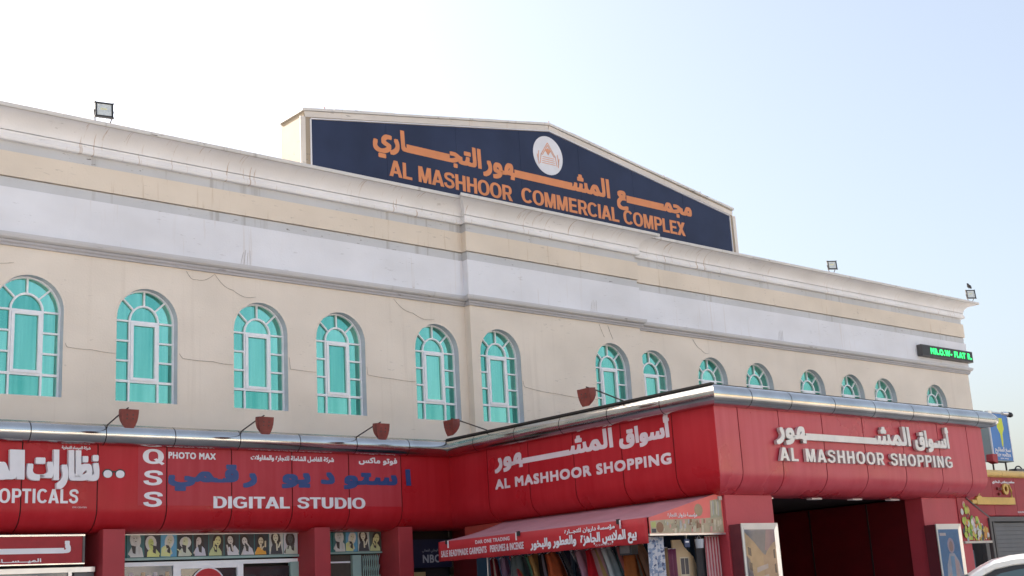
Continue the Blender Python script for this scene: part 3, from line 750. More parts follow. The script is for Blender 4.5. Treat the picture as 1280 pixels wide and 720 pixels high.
# rounded nose at the far front corner
mb = MB(); c0 = Vector((XR-.02, YF-.03, 4.585)); nn = []
for k in range(9):
    t = k/8; nn.append((c0+Vector((t*.62, -.02*t, 0)), .166*math.sqrt(max(0, 1-(t*.97)**2.6))))
mb.tube([p for p, r in nn], [max(r, .004) for p, r in nn], 18); mb.build('pipe_nose', M['steel'], can, smooth=True)
MB().box(XS-.1, XR+.1, YF-.05, -.2, 4.73, 4.765).build('roof_slab', M['flash'], can)
MB().box(XS-.13, XS-.05, YF-.1, YL-.1, 4.742, 4.775).build('roof_edge_trim', M['flash'], can)
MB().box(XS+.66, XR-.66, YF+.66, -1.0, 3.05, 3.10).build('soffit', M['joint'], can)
for x in (15.98, 17.38, 18.62, 19.86):
    MB().box(x-.15, x+.15, YF+.50, YF+.62, 2.975, 2.998).build('soffit_lamp', M['soffit_lamp'], can)
# lettering: side (printed) and front (raised)
f = fx(XS)
printed('المشــــــــهور', f, 3.06, 6.28, 4.03, .36, M['letter_pink'], can, arabic=True, bold=.022, bar=.10)
printed('أسواق', f, 6.42, 7.60, 4.03, .30, M['letter_pink'], can, arabic=True, bold=.022)
printed('AL MASHHOOR SHOPPING', f, 3.03, 7.62, 3.62, .195, M['letter_pink'], can, bold=.014, z1=3.585)
f = fy(YF)
raised('المشـــــــــــــهور', f, 15.66, 19.75, 3.93, .37, M['letter_face'], can, per='word', arabic=True, bold=.02, depth=.06, bar=.115, lift=.02)
raised('أسـواق', f, 19.88, 21.10, 3.93, .33, M['letter_face'], can, per='word', arabic=True, bold=.02, depth=.06, bar=.10, lift=.02)
for _sp, _m in block('AL MASHHOOR SHOPPING', f, 15.68, 21.14, 3.555, .225, depth=.055, lift=.02, gap=.10):
    if _m.v: raw_build(_m, 'letter', M['letter_face'], can)
# piers: cladding boxes in red
def pier(x0, x1, y0, y1, name='pier', m=None):
    MB().box(x0, x1, y0, y1, .14, 3.015).build(name, m or M['red_wall'], can, bevel=.008)
pier(14.60, 15.84, -8.28, -7.9, 'pier', M['pier_red']); pier(20.47, 22.10, -8.28, -7.9, 'pier', M['pier_red'])
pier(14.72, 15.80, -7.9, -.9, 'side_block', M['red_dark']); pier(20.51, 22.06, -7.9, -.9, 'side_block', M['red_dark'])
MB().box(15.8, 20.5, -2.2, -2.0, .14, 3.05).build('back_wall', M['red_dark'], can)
for x in (16.9, 18.05, 19.3): MB().box(x-.012, x+.012, -2.215, -2.2, .14, 3.0).build('panel_joint', M['joint'], can)
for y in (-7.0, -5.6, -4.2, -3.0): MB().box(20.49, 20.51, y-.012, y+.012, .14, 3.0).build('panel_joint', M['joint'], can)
MB().box(16.0, 16.6, -2.3, -2.216, .14, 2.3).build('dark_door', flat('dark_teal_door', (.02, .05, .055)), can)
# worn red header beneath the side cladding
MB().box(14.42, 14.72, -8.2, -1.7, 2.60, 3.02).build('side_header', flat('worn_red_header', (.36, .05, .035)), can)
MB().box(14.50, 14.58, -8.24, -8.19, 2.93, 2.99).build('bracket_plate', flat('pale_plate', (.5, .46, .44)), can)

# lightboxes on the piers
def lightbox(x0, x1, z0, z1, label, blue):
    t = thing('lightbox', label, 'poster box', ((x0+x1)/2, -8.42, z0), 'poster boxes on the canopy piers')
    MB().box(x0+.01, x1-.01, -8.53, -8.29, z0+.01, z1-.01).build('box_body', flat('maroon_box_side', (.14, .02, .03)), t)
    w_ = .085
    def fp(pts):
        mb = MB(); P = [Vector((x, y, z)) for x, y, z in pts]; mb.prism(P, (0, .02, 0)); mb.build('frame_rail', M['alu'], t)
    o, i = -8.565, -8.535
    fp([(x0, o+.012, z1), (x1, o+.012, z1), (x1-w_, i, z1-w_*1.2), (x0+w_, i, z1-w_*1.2)])
    fp([(x0, o+.012, z0), (x0+w_, i, z0+w_*1.2), (x1-w_, i, z0+w_*1.2), (x1, o+.012, z0)])
    fp([(x0, o+.01, z0+.004), (x0, o+.01, z1-.004), (x0+w_-.004, i, z1-w_*1.2-.004), (x0+w_-.004, i, z0+w_*1.2)])
    fp([(x1, o+.01, z0+.004), (x1-w_+.004, i, z0+w_*1.2), (x1-w_+.004, i, z1-w_*1.2-.004), (x1, o+.01, z1-.004)])
    a0, a1, b0, b1 = x0+w_, x1-w_, z0+w_*1.2, z1-w_*1.2; W, H = a1-a0, b1-b0
    def pl(pts, m, k, name='poster_reflection_print'):
        mb = MB(); mb.poly([(a0+u*W, -8.532-k*.0008, b0+v*H) for u, v in pts]); mb.build(name, m, t)
    if not blue:  # near box: street reflection in the glass, painted as flat building shapes
        pl([(0, 0), (1, 0), (1, 1), (0, 1)], flat('reflected_grey_blue', (.20, .22, .27)), 0)
        pl([(0, 0), (.55, 0), (.55, .72), (.30, .85), (0, .97)], flat('print_reflection_tan', (.50, .38, .25)), 1)
        pl([(.55, 0), (1, 0), (1, .86), (.8, .82), (.62, .70), (.55, .72)], flat('reflected_tan_light', (.46, .34, .25)), 2)
        pl([(.62, .76), (.70, .75), (1, .88), (1, 1), (.72, 1)], flat('reflected_mauve', (.33, .24, .29)), 3)
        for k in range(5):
            pl([(.06, .80-k*.17), (.16, .78-k*.17), (.16, .69-k*.17), (.06, .71-k*.17)], flat('print_reflection_dark', (.10, .09, .10)), 4)
            pl([(.90, .76-k*.17), (.96, .77-k*.17), (.96, .66-k*.17), (.90, .66-k*.17)], flat('print_reflection_dark', (.10, .09, .10)), 4)
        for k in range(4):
            pl([(.30, .56-k*.12), (.68, .60-k*.12), (.68, .55-k*.12), (.30, .50-k*.12)], flat('print_reflection_pale', (.50, .46, .48)), 5)
        pl([(0, .0), (.16, 0), (.2, .4), (.1, .66), (0, .7)], flat('reflected_slate', (.17, .17, .21)), 3)
    else:
        pl([(0, 0), (1, 0), (1, 1), (0, 1)], flat('print_blue', (.10, .22, .42)), 0)
        pl([(.25, 0), (.9, 0), (.98, .35), (.85, .55), (.66, .66), (.42, .66), (.25, .5), (.18, .3)], flat('print_pale_blue', (.40, .43, .52)), 1)
        pl([(.54+.17*math.cos(t_), .77+.11*math.sin(t_)) for t_ in [k*.4 for k in range(16)]], flat('print_veil', (.38, .33, .42)), 2)
        pl([(.54+.10*math.cos(t_), .76+.075*math.sin(t_)) for t_ in [k*.4 for k in range(16)]], flat('print_skin', (.33, .24, .24)), 3)
        pl([(.45, .62), (.64, .62), (.60, 0), (.40, 0)], flat('print_skyblue', (.22, .38, .58)), 4)
        pl([(.64, .62), (.82, .52), (.72, .1), (.62, .2)], flat('print_rose', (.52, .40, .42)), 5)
        pl([(.25, .35), (.36, .40), (.42, .05), (.28, .0)], flat('print_rose', (.52, .40, .42)), 5)
        pl([(.05, .95), (.35, .95), (.35, .91), (.05, .91)], flat('print_reflection_pale', (.50, .46, .48)), 5)
    gl = MB(); gl.quad((a0, -8.545, b0), (a1, -8.545, b0), (a1, -8.545, b1), (a0, -8.545, b1))
    m = bpy.data.materials.get('clear_cover')
    if not m:
        m = bpy.data.materials.new('clear_cover'); m.use_nodes = True; n = m.node_tree.nodes; l = m.node_tree.links
        n.remove(n['Principled BSDF']); tr = n.new('ShaderNodeBsdfTransparent'); gs = n.new('ShaderNodeBsdfGlossy'); gs.inputs['Roughness'].default_value = .04
        fr_ = n.new('ShaderNodeFresnel'); fr_.inputs[0].default_value = 1.4; mx = n.new('ShaderNodeMixShader')
        l.new(fr_.outputs[0], mx.inputs[0]); l.new(tr.outputs[0], mx.inputs[1]); l.new(gs.outputs[0], mx.inputs[2]); l.new(mx.outputs[0], n['Material Output'].inputs[0])
    gl.build('clear_cover', m, t)
lightbox(14.62, 15.56, .95, 2.53, 'silver framed poster box on the near pier with a painted reflection of tan buildings', False)
lightbox(20.40, 21.29, .95, 2.49, 'silver framed poster box on the far pier with veiled figure on blue', True)

# ================================================================== SHOPS UNDER THE LEFT FASCIA
gf = thing('shop_arcade', 'row of glazed shop fronts between red columns beneath the long fascia', 'shop front', (8, -1, 0))
for x in (3.35, 6.99, 11.03, 12.93):
    wd = .38 if x < 11 else .34
    MB().box(x, x+wd, -1.50, -.72, .14, 3.05).build('column', M['red_wall'], gf, bevel=.01)
MB().box(-3, 14.7, -.70, -.6, .14, 3.05).build('rear_wall', M['dark'], gf)
# opticals low sign
os_ = thing('opticals_sign', 'red sign board with silver frame above the opticals shop door', 'sign', (5.3, -1.45, 2.5))
MB().box(3.78, 6.66, -1.46, -1.42, 2.52, 2.94).build('sign_board', flat('crimson_board', (.33, .015, .022)), os_)
for a in ((3.75, 6.70, 2.94, 2.975), (3.75, 6.70, 2.495, 2.52), (6.66, 6.70, 2.52, 2.94), (3.75, 3.78, 2.52, 2.94)):
    MB().box(a[0], a[1], -1.475, -1.41, a[2], a[3]).build('silver_frame', M['steel'] if a[3]-a[2] < .1 else M['frame_dark'], os_, bevel=.004)
f = fy(-1.46)
printed('نــــــــــظـارات', f, 3.9, 6.47, 2.675, .23, M['letter_white'], os_, arabic=True, bold=.02, bar=.085)
printed('الميـــســـاء', f, 5.30, 6.0, 2.545, .06, M['letter_white'], os_, arabic=True, bold=.004, bar=.012)
# opticals window below
MB().box(3.78, 6.95, -1.30, -1.26, 2.38, 2.46).build('window_head', M['alu'], gf)
MB().box(3.78, 6.5, -1.28, -1.27, .9, 2.38).build('shop_window', M['glass_blue'], gf)
MB().box(6.5, 6.56, -1.31, -1.25, .14, 2.38).build('window_mullion', M['alu'], gf)
MB().box(6.62, 6.95, -1.25, -1.2, .14, 2.4).build('grille_edge', M['shutter'], gf)
for k in range(7):
    x = 3.9+k*.37; MB().box(x, x+.26, -1.292, -1.282, 2.05, 2.30+.04*(k % 2)).build('window_reflection_print', flat(['print_reflection_tan', 'print_rose', 'print_reflection_pale'][k % 3], (.4, .3, .2)), gf)

# ---- portrait strips
figc = [((.06, .16, .17), (.60, .62, .60), (.55, .55, .52)), ((.05, .05, .06), (.62, .66, .25), (.55, .62, .2)), ((.12, .35, .55), (.62, .66, .30), (.60, .58, .42)),
        ((.045, .05, .05), (.55, .60, .50), (.62, .64, .40)), ((.05, .05, .055), (.58, .58, .66), (.62, .55, .52)), ((.09, .11, .10), (.50, .55, .28), (.60, .58, .28)),
        ((.05, .05, .055), (.66, .66, .70), (.60, .55, .5)), ((.045, .05, .055), (.60, .60, .64), (.62, .58, .55)), ((.04, .05, .06), (.75, .38, .06), (.62, .55, .38)),
        ((.50, .52, .50), (.06, .06, .07), (.66, .64, .5)), ((.55, .55, .60), (.55, .60, .50), (.10, .10, .10))]
def portrait(par, x, w_, z0, h, idx):
    bgc, cl, sk = figc[idx]; y = -.932
    MB().box(x+.004, x+w_-.004, y, y+.02, z0, z0+h).build('portrait_panel', flat('portrait_ground_%d' % idx, bgc), par)
    MB().box(x-.006, x+.004, y-.004, y+.02, z0, z0+h).build('panel_divider', flat('teal_trim', (.05, .20, .20)), par)
    start = len(par.children); q = random.Random(idx*7+1); cx = x+w_*(.5+q.uniform(-.08, .08)); s = h
    hr = MB(); n = 14; hx, hz = cx+q.uniform(-.02, .02), z0+h*.73
    hr.poly([(hx+.075*math.cos(2*math.pi*k/n)*(1.15 if idx in (3, 1) else 1), y-.001, hz-.02+(.11 if idx not in (3,) else .08)*math.sin(2*math.pi*k/n)) for k in range(n)])
    if idx in (4, 5, 7, 8, 9): hr.poly([(hx-.075, y-.0012, hz), (hx-.05, y-.0012, hz-.16), (hx+.03, y-.0012, hz-.12), (hx+.08, y-.0012, hz-.19), (hx+.075, y-.0012, hz)])
    hr.build('figure_hair', flat('portrait_hat' if idx in (0, 1, 2, 3) else 'portrait_hair', (.62, .62, .58) if idx in (0, 1, 2, 3) else (.05, .035, .03)), par)
    fc = MB(); fc.poly([(hx+.042*math.cos(2*math.pi*k/n), y-.002, hz-.012+.06*math.sin(2*math.pi*k/n)) for k in range(n)])
    fc.poly([(hx-.018, y-.0021, hz-.12), (hx+.018, y-.0021, hz-.12), (hx+.015, y-.0021, hz-.05), (hx-.015, y-.0021, hz-.05)])
    fc.poly([(cx-.11, y-.0022, z0+.09), (cx-.08, y-.0022, z0+.06), (cx-.02, y-.0022, z0+.16), (cx-.05, y-.0022, z0+.17)])
    fc.build('figure_face', flat('portrait_skin_%d' % idx, sk), par)
    bd = MB(); bd.poly([(cx-.09, y-.003, z0+.005), (cx+.10, y-.003, z0+.005), (cx+.085, y-.003, z0+h*.36), (cx+.045, y-.003, z0+h*.48), (cx+.01, y-.003, z0+h*.43), (cx-.045, y-.003, z0+h*.48), (cx-.075, y-.003, z0+h*.34)])
    bd.build('figure_clothes', flat('portrait_cloth_%d' % idx, cl), par)
    ey = MB(); [ey.quad((hx+e-.008, y-.0035, hz-.004), (hx+e+.008, y-.0035, hz-.004), (hx+e+.008, y-.0035, hz+.004), (hx+e-.008, y-.0035, hz+.004)) for e in (-.018, .018)]; ey.quad((hx-.012, y-.0035, hz-.045), (hx+.012, y-.0035, hz-.045), (hx+.009, y-.0035, hz-.037), (hx-.009, y-.0035, hz-.037)); ey.build('figure_eyes', M['black'], par)
_old_portrait = portrait
def portrait(par, x, w_, z0, h, idx):
    before = set(par.children); _old_portrait(par, x, w_, z0, h, idx); q = random.Random(idx*13+5)
    sc = q.uniform(1.15, 1.45); an = R(q.uniform(-16, 16)); cx, cz = x+w_/2, z0+h*.45; dx, dz = q.uniform(-.03, .03), q.uniform(-.05, .02)
    fx_ = -1 if q.random() < .5 else 1
    for o in set(par.children)-before:
        if not o.name.startswith('figure'): continue
        for v in o.data.vertices:
            a, b = (v.co.x-cx)*fx_*sc, (v.co.z-cz)*sc
            nx, nz_ = cx+dx+a*math.cos(an)-b*math.sin(an), cz+dz+a*math.sin(an)+b*math.cos(an)
            v.co.x = min(max(nx, x+.006), x+w_-.006); v.co.z = min(max(nz_, z0+.004), z0+h-.004)
    y = -.932; sk = figc[idx][2]; mb = MB()
    for k in range(2):   # an arm and a shadowed hair lock
        ax, az = cx+q.uniform(-.08, .08), z0+q.uniform(.05, .2); bx_, bz = ax+q.uniform(-.07, .07), az+q.uniform(.05, .13)
        t = .016; mb.poly([(ax-t, y-.0045-.0004*k, az), (ax+t, y-.0045-.0004*k, az), (bx_+t, y-.0045-.0004*k, bz), (bx_-t, y-.0045-.0004*k, bz)])
    mb.build('figure_arm', flat('portrait_skin_%d' % idx, sk), par)
    mb = MB(); c0 = cx+q.uniform(-.06, .06); zz = z0+h*.55
    mb.poly([(c0-.05, y-.004, zz), (c0-.02, y-.004, zz-.13), (c0+.03, y-.004, zz-.15), (c0+.035, y-.004, zz-.02)]); mb.build('figure_shade', flat('portrait_dark', (.06, .055, .05)), par)
p1 = thing('portrait_board', 'long strip of eleven stylised portraits of women above the studio window', 'sign', (9.3, -.93, 2.6))
MB().box(7.52, 11.04, -.91, -.88, 2.585, 3.02).build('board_back', flat('teal_trim', (.05, .20, .20)), p1)
for k in range(11): portrait(p1, 7.66+k*.305, .305, 2.61, .375, k)
MB().box(7.50, 11.05, -.95, -.87, 2.56, 2.60).build('board_trim', M['grille'], p1); MB().box(7.50, 11.05, -.95, -.87, 2.985, 3.005).build('board_trim', M['alu'], p1)
p2 = thing('portrait_board', 'short strip of four stylised portraits between the two right red columns', 'sign', (12.1, -.93, 2.6))
MB().box(11.42, 12.92, -.91, -.88, 2.585, 3.02).build('board_back', flat('teal_trim', (.05, .20, .20)), p2)
for k, i in enumerate((0, 2, 9, 5)): portrait(p2, 11.80+k*.28, .28, 2.63, .365, i)
MB().box(11.44, 12.92, -.95, -.87, 2.59, 2.62).build('board_trim', M['grille'], p2)
# studio front
MB().box(7.40, 11.05, -.90, -.86, 2.46, 2.53).build('window_head', M['frame_white'], gf)
for x in (8.52, 9.76): MB().box(x, x+.14 if x < 9 else x+.12, -.92, -.85, .14, 2.46).build('door_post', M['frame_white'], gf)
MB().box(7.45, 8.52, -.89, -.88, .14, 2.46).build('shop_window', M['glass_blue'], gf)
MB().box(8.66, 9.76, -.875, -.87, .14, 2.46).build('glass_door', M['glass_dark'], gf)
MB().box(8.66, 9.76, -.90, -.86, 2.40, 2.46).build('door_head', M['frame_white'], gf)
MB().box(9.88, 10.85, -.89, -.88, .14, 2.40).build('shop_window', M['glass_dark'], gf)
MB().box(10.86, 11.04, -.93, -.84, .14, 2.47).build('side_jamb', M['grille'], gf)
for k in range(9):
    x = 7.5+k*.11; MB().box(x, x+.07, -.897, -.892, 2.02+.1*(k % 3), 2.36-.05*(k % 2)).build('window_photo', flat(['print_reflection_tan', 'print_rose', 'print_reflection_pale', 'print_reflection_dark'][k % 4], (.4, .3, .2)), gf)
rs = thing('round_door_sign', 'round red sign with white rim on the studio glass door', 'sign', (9.2, -.9, 2.1))
for r_, y_, m_ in ((.34, -.905, M['letter_white']), (.315, -.909, M['valance'])):
    mb = MB(); mb.prism([(9.19+r_*math.cos(2*math.pi*k/32), y_, 2.08+r_*math.sin(2*math.pi*k/32)) for k in range(32)], (0, .004, 0)); mb.build('disc' if r_ < .33 else 'rim', m_, rs)
# second unit with folding grille
MB().box(11.38, 12.86, -.88, -.87, .14, 2.57).build('shop_window', flat('brown_dim_glass', (.07, .055, .045)), gf)
MB().box(11.38, 12.20, -.90, -.88, 2.42, 2.45).build('light_strip', M['frame_white'], gf)
MB().box(12.22, 12.42, -.95, -.86, .14, 2.56).build('grille_jamb', M['grille'], gf)
mb = MB()
for k in range(8):
    x = 12.46+k*.05; mb.box(x, x+.012, -.95, -.93, .14, 2.54)
    for j in range(12):
        z = .3+j*.19
        if z < 2.4: mb.tube([(x, -.94, z), (x+.05, -.94, z+.17)], .006, 4)
tag(mb.build('folding_grille', M['grille'], gf), kind='stuff')
# bank sign in the inner corner
nb = thing('bank_sign', 'navy sign with small white letters half hidden behind the red awning', 'sign', (14.1, -.85, 2.3))
MB().box(13.55, 14.68, -.90, -.80, 2.28, 2.84).build('sign_board', flat('deep_navy', (.012, .014, .045)), nb)
printed('NBO', fy(-.90), 13.93, 14.42, 2.375, .16, flat('dim_white', (.42, .42, .46)), nb, bold=.006)
printed('البنك الوطني العماني', fy(-.90), 13.93, 14.5, 2.60, .05, flat('dim_white', (.42, .42, .46)), nb, arabic=True)
MB().box(13.35, 14.7, -.78, -.7, .14, 2.28).build('dark_shop_window', M['glass_dark'], gf)
MB().box(13.75, 14.05, -.83, -.8, 1.95, 2.2).build('window_poster', flat('print_gold', (.45, .33, .16)), gf)
MB().box(13.55, 14.70, -.80, -.70, 2.84, 3.05).build('dark_header', M['joint'], gf)

# ================================================================== SIDE AWNINGS
aw = thing('shop_awning', 'red shop awning with white lettering along the side of the canopy', 'awning', (13.5, -5.5, 2.3))
def grid(fn, nu, nv, name, m, par, smooth=True, thick=.0):
    mb = MB(); mb.v = [tuple(fn(i/nu, j/nv)) for j in range(nv+1) for i in range(nu+1)]
    mb.f = [(j*(nu+1)+i, j*(nu+1)+i+1, (j+1)*(nu+1)+i+1, (j+1)*(nu+1)+i) for j in range(nv) for i in range(nu)]
    o = mb.build(name, m, par, smooth=smooth)
    if thick: md = o.modifiers.new('t', 'SOLIDIFY'); md.thickness = thick
    return o
grid(lambda u, v: (12.82+1.62*v, -8.20+5.27*u, 2.655+.37*v-.05*math.sin(math.pi*v)+.012*math.sin(u*40)*math.sin(math.pi*v)), 40, 8, 'canvas', M['awning'], aw, thick=.006)
grid(lambda u, v: (12.80+.012*math.sin(u*23)*(1-v), -8.20+5.27*u, 2.262+.04*u+(.393-.04*u)*v+.004*math.sin(u*60)*(1-v)), 60, 3, 'valance', M['valance'], aw, thick=.006)
f = fx(12.795)
def fxw(a): return f
printed('SALE READYMADE GARMENTS', fx(12.78), 3.02, 4.33, 2.375, .115, M['letter_pink'], aw, bold=.004)
printed('PERFUMES & INCENSE', fx(12.78), 4.42, 5.32, 2.375, .12, M['letter_pink'], aw, bold=.004)
printed('DAR ONE TRADING', fx(12.78), 4.02, 4.97, 2.545, .065, M['letter_pink'], aw, bold=.003)
printed('بيع الملابس الجاهزة', fx(12.78), 6.72, 7.98, 2.36, .155, M['letter_white'], aw, arabic=True, bold=.008)
printed('والعطور والبخور', fx(12.78), 5.50, 6.62, 2.37, .15, M['letter_white'], aw, arabic=True, bold=.008)
printed('مؤسسة داروان للتجــارة', fx(12.78), 6.35, 7.52, 2.545, .07, M['letter_white'], aw, arabic=True, bold=.004, bar=.014)
printed('G.S.M 97571', fx(12.78), 7.05, 7.45, 2.295, .03, M['letter_white'], aw)
for y in (-3.2, -5.2, -7.6): MB().box(12.765, 12.785, y-.035, y+.035, 2.60, 2.68).build('valance_clip', M['black'], aw)
for y in (-3.25, -5.15, -7.65): MB().box(12.755, 12.775, y-.008, y+.008, 2.53, 2.66).build('valance_hook', M['soffit_lamp'], aw)
# near end panel of the awning with print
ye = -8.215
mb = MB(); mb.prism([(12.83, ye, 2.405), (14.60, ye, 2.405), (14.60, ye, 3.03), (14.40, ye, 3.02), (12.83, ye, 2.65)], (0, .012, 0)); mb.build('end_panel', M['side_red'], aw)
def patch(pts, c, k, name='print_patch', par=aw, y=ye):
    mb = MB(); mb.poly([(x, y-.001-k*.0006, z) for x, z in pts]); mb.build(name, c, par)
pc = [flat('print_stone', (.42, .36, .25)), flat('print_sage', (.34, .34, .24)), flat('print_reflection_cream', (.55, .50, .38)), flat('print_pinkish', (.60, .30, .26)), flat('print_lime', (.42, .46, .16)), flat('print_grey', (.40, .40, .40)), flat('print_brown', (.26, .14, .08)), flat('print_black', (.06, .06, .07))]
patch([(12.85, 2.41), (14.58, 2.41), (14.58, 2.66), (13.9, 2.63), (13.2, 2.62), (12.85, 2.60)], pc[0], 0)
patch([(14.28, 2.64), (14.57, 2.66), (14.57, 2.96), (14.30, 2.92)], pc[1], 1)
for k in range(70):
    x = 13.15+rnd.random()*1.38; z = 2.44+rnd.random()*.16; s = .015+rnd.random()*.04
    patch([(x-s*.6, z-s), (x+s*.5, z-s*.8), (x+s*.7, z+s*.9), (x-s*.3, z+s)], pc[rnd.choice([1, 2, 2, 3, 5, 6, 0])], 2+k*.2)
patch([(13.06+.085*math.cos(t_*.5), 2.50+.085*math.sin(t_*.5)) for t_ in range(13)], pc[6], 3)
patch([(12.87, 2.50), (12.97, 2.50), (12.97, 2.59), (12.87, 2.58)], pc[4], 3); patch([(12.87, 2.42), (12.97, 2.42), (12.97, 2.48), (12.87, 2.48)], pc[7], 3)
patch([(14.0+.10*math.cos(t_*.5), 2.77+.10*math.sin(t_*.5)) for t_ in range(13)], flat('print_olive', (.36, .26, .16)), 2)
for k in range(6): patch([(14.31+k*.04, 2.68+.03*(k % 2)), (14.335+k*.04, 2.68), (14.345+k*.04, 2.90), (14.32+k*.04, 2.93)], pc[[2, 5, 1][k % 3]], 3)
printed('مؤسسة داروان للتجارة', fy(ye-.005), 13.25, 13.95, 2.665, .06, M['letter_white'], aw, arabic=True, bold=.002)
MB().box(12.80, 14.62, -8.235, -8.205, 2.375, 2.405).build('end_bar', M['alu'], aw)
for y in (-8.2, -2.95): MB().tube([(12.84, y, 2.40), (14.45, y, 2.42)], .015, 6).build('awning_arm', M['arm'], aw)
MB().tube([(12.84, -8.2, 2.40), (12.84, -2.93, 2.40)], .015, 6).build('front_rail', M['arm'], aw)

aw2 = thing('shop_awning', 'awning end with fruit print on the right of the far pier', 'awning', (22.5, -8, 2.2))
mb = MB(); mb.prism([(21.72, -8.30, 2.165), (22.80, -8.30, 2.165), (22.86, -8.30, 2.63), (22.05, -8.30, 3.03), (21.72, -8.30, 3.03)], (0, .012, 0)); mb.build('end_panel', M['red_wall'], aw2)
mb = MB(); mb.prism([(22.05, -8.30, 3.00), (22.05, -8.30, 3.045), (22.90, -8.30, 2.65), (22.90, -8.30, 2.605)], (0, 5.5, 0)); mb.build('canvas', M['frame_dark'], aw2)
fr_c = [flat('fruit_green', (.14, .30, .05)), flat('fruit_lime', (.42, .50, .08)), flat('fruit_yellow', (.58, .40, .10)), flat('fruit_orange', (.60, .26, .06)), flat('print_reflection_pale', (.5, .46, .48)), flat('fruit_white', (.60, .58, .55)), flat('print_reflection_dark', (.1, .09, .1)), flat('fruit_pink', (.55, .28, .28))]
for k in range(120):
    t = rnd.random(); u = rnd.random()
    x = 21.82+.90*u; zt = 2.95-.62*max(0, (u-.20)); z = 2.20+(zt-2.20)*t*(1-.35*u); s = .02+rnd.random()*.045
    if z > 2.93: continue
    n = 8; patch([(x+s*math.cos(2*math.pi*j/n), z+s*rnd.uniform(.9, 1.5)*math.sin(2*math.pi*j/n)) for j in range(n)], fr_c[rnd.randrange(8)], k*.35, 'fruit_print', aw2, -8.303)
patch([(21.95, 2.19), (22.10, 2.19), (22.12, 2.55), (22.0, 2.60)], fr_c[1], 20, 'fruit_print', aw2, -8.303)
MB().box(21.75, 22.80, -8.34, -8.29, 2.12, 2.165).build('end_bar', flat('pale_bar', (.55, .50, .44)), aw2)
MB().box(22.80, 22.88, -8.34, -8.26, .14, 2.62).build('post', M['frame_dark'], aw2)
# dim shop beyond the far pier
sh = thing('side_stall', 'dim stall with small lamp and goods beside the far pier', 'stall', (22.3, -7, 0))
MB().box(22.10, 22.78, -7.2, -7.1, .14, 2.9).build('back_panel', flat('stall_slate', (.10, .12, .15)), sh)
for k, (x, w_, z0, z1, c) in enumerate([(22.1, .12, 1.3, 2.1, (.33, .26, .18)), (22.28, .1, 1.2, 2.05, (.50, .45, .38)), (22.45, .16, 1.5, 2.08, (.05, .10, .22)), (22.68, .13, 1.1, 2.0, (.10, .14, .18)), (22.15, .2, 1.0, 1.55, (.5, .42, .28))]):
    MB().box(x, x+w_, -7.9, -7.84, z0, z1).build('hanging_goods', flat('stall_goods_%d' % k, c), sh, bevel=.01)
bm_ = MB()
for j in range(6):
    a = math.pi*j/5
bulb = MB().tube([(22.0, -8.05, 2.06), (22.0, -8.05, 2.02), (22.0, -8.05, 1.98), (22.0, -8.05, 1.96)], [.02, .035, .03, .008], 10)
tag(bulb.build('lit_bulb', mat('lit_bulb', (.9, .9, .85), .4, emit=((1, .97, .9), 2.5)), smooth=True), 'small lit bulb hanging under the fruit print awning', 'lamp')

# ================================================================== GOODS UNDER THE LEFT AWNING
rail = thing('clothes_rail', 'metal clothes rail under the red awning beside the canopy', 'rail', (13.35, -5.7, 0))
MB().tube([(13.35, -7.75, 2.36), (13.35, -3.6, 2.36)], .016, 8).build('rail_bar', M['alu'], rail)
for y in (-7.7, -3.65): MB().tube([(13.35, y, .14), (13.35, y, 2.36)], .016, 8).build('rail_post', M['alu'], rail)
gcol = [('maroon', (.22, .02, .03)), ('grey violet', (.24, .22, .36)), ('crimson', (.40, .02, .04)), ('slate', (.10, .13, .15)), ('bottle green', (.03, .09, .05)), ('mustard brown', (.34, .19, .07)),
        ('black', (.02, .02, .025)), ('rust', (.36, .08, .03)), ('charcoal', (.06, .06, .07)), ('pale grey', (.36, .37, .40)), ('mauve', (.25, .15, .20)), ('scarlet', (.45, .015, .03)), ('dusty rose', (.33, .18, .19)),
        ('silver', (.33, .36, .38)), ('dark teal', (.03, .09, .11)), ('orange brown', (.42, .15, .05)), ('coffee', (.14, .07, .04))]
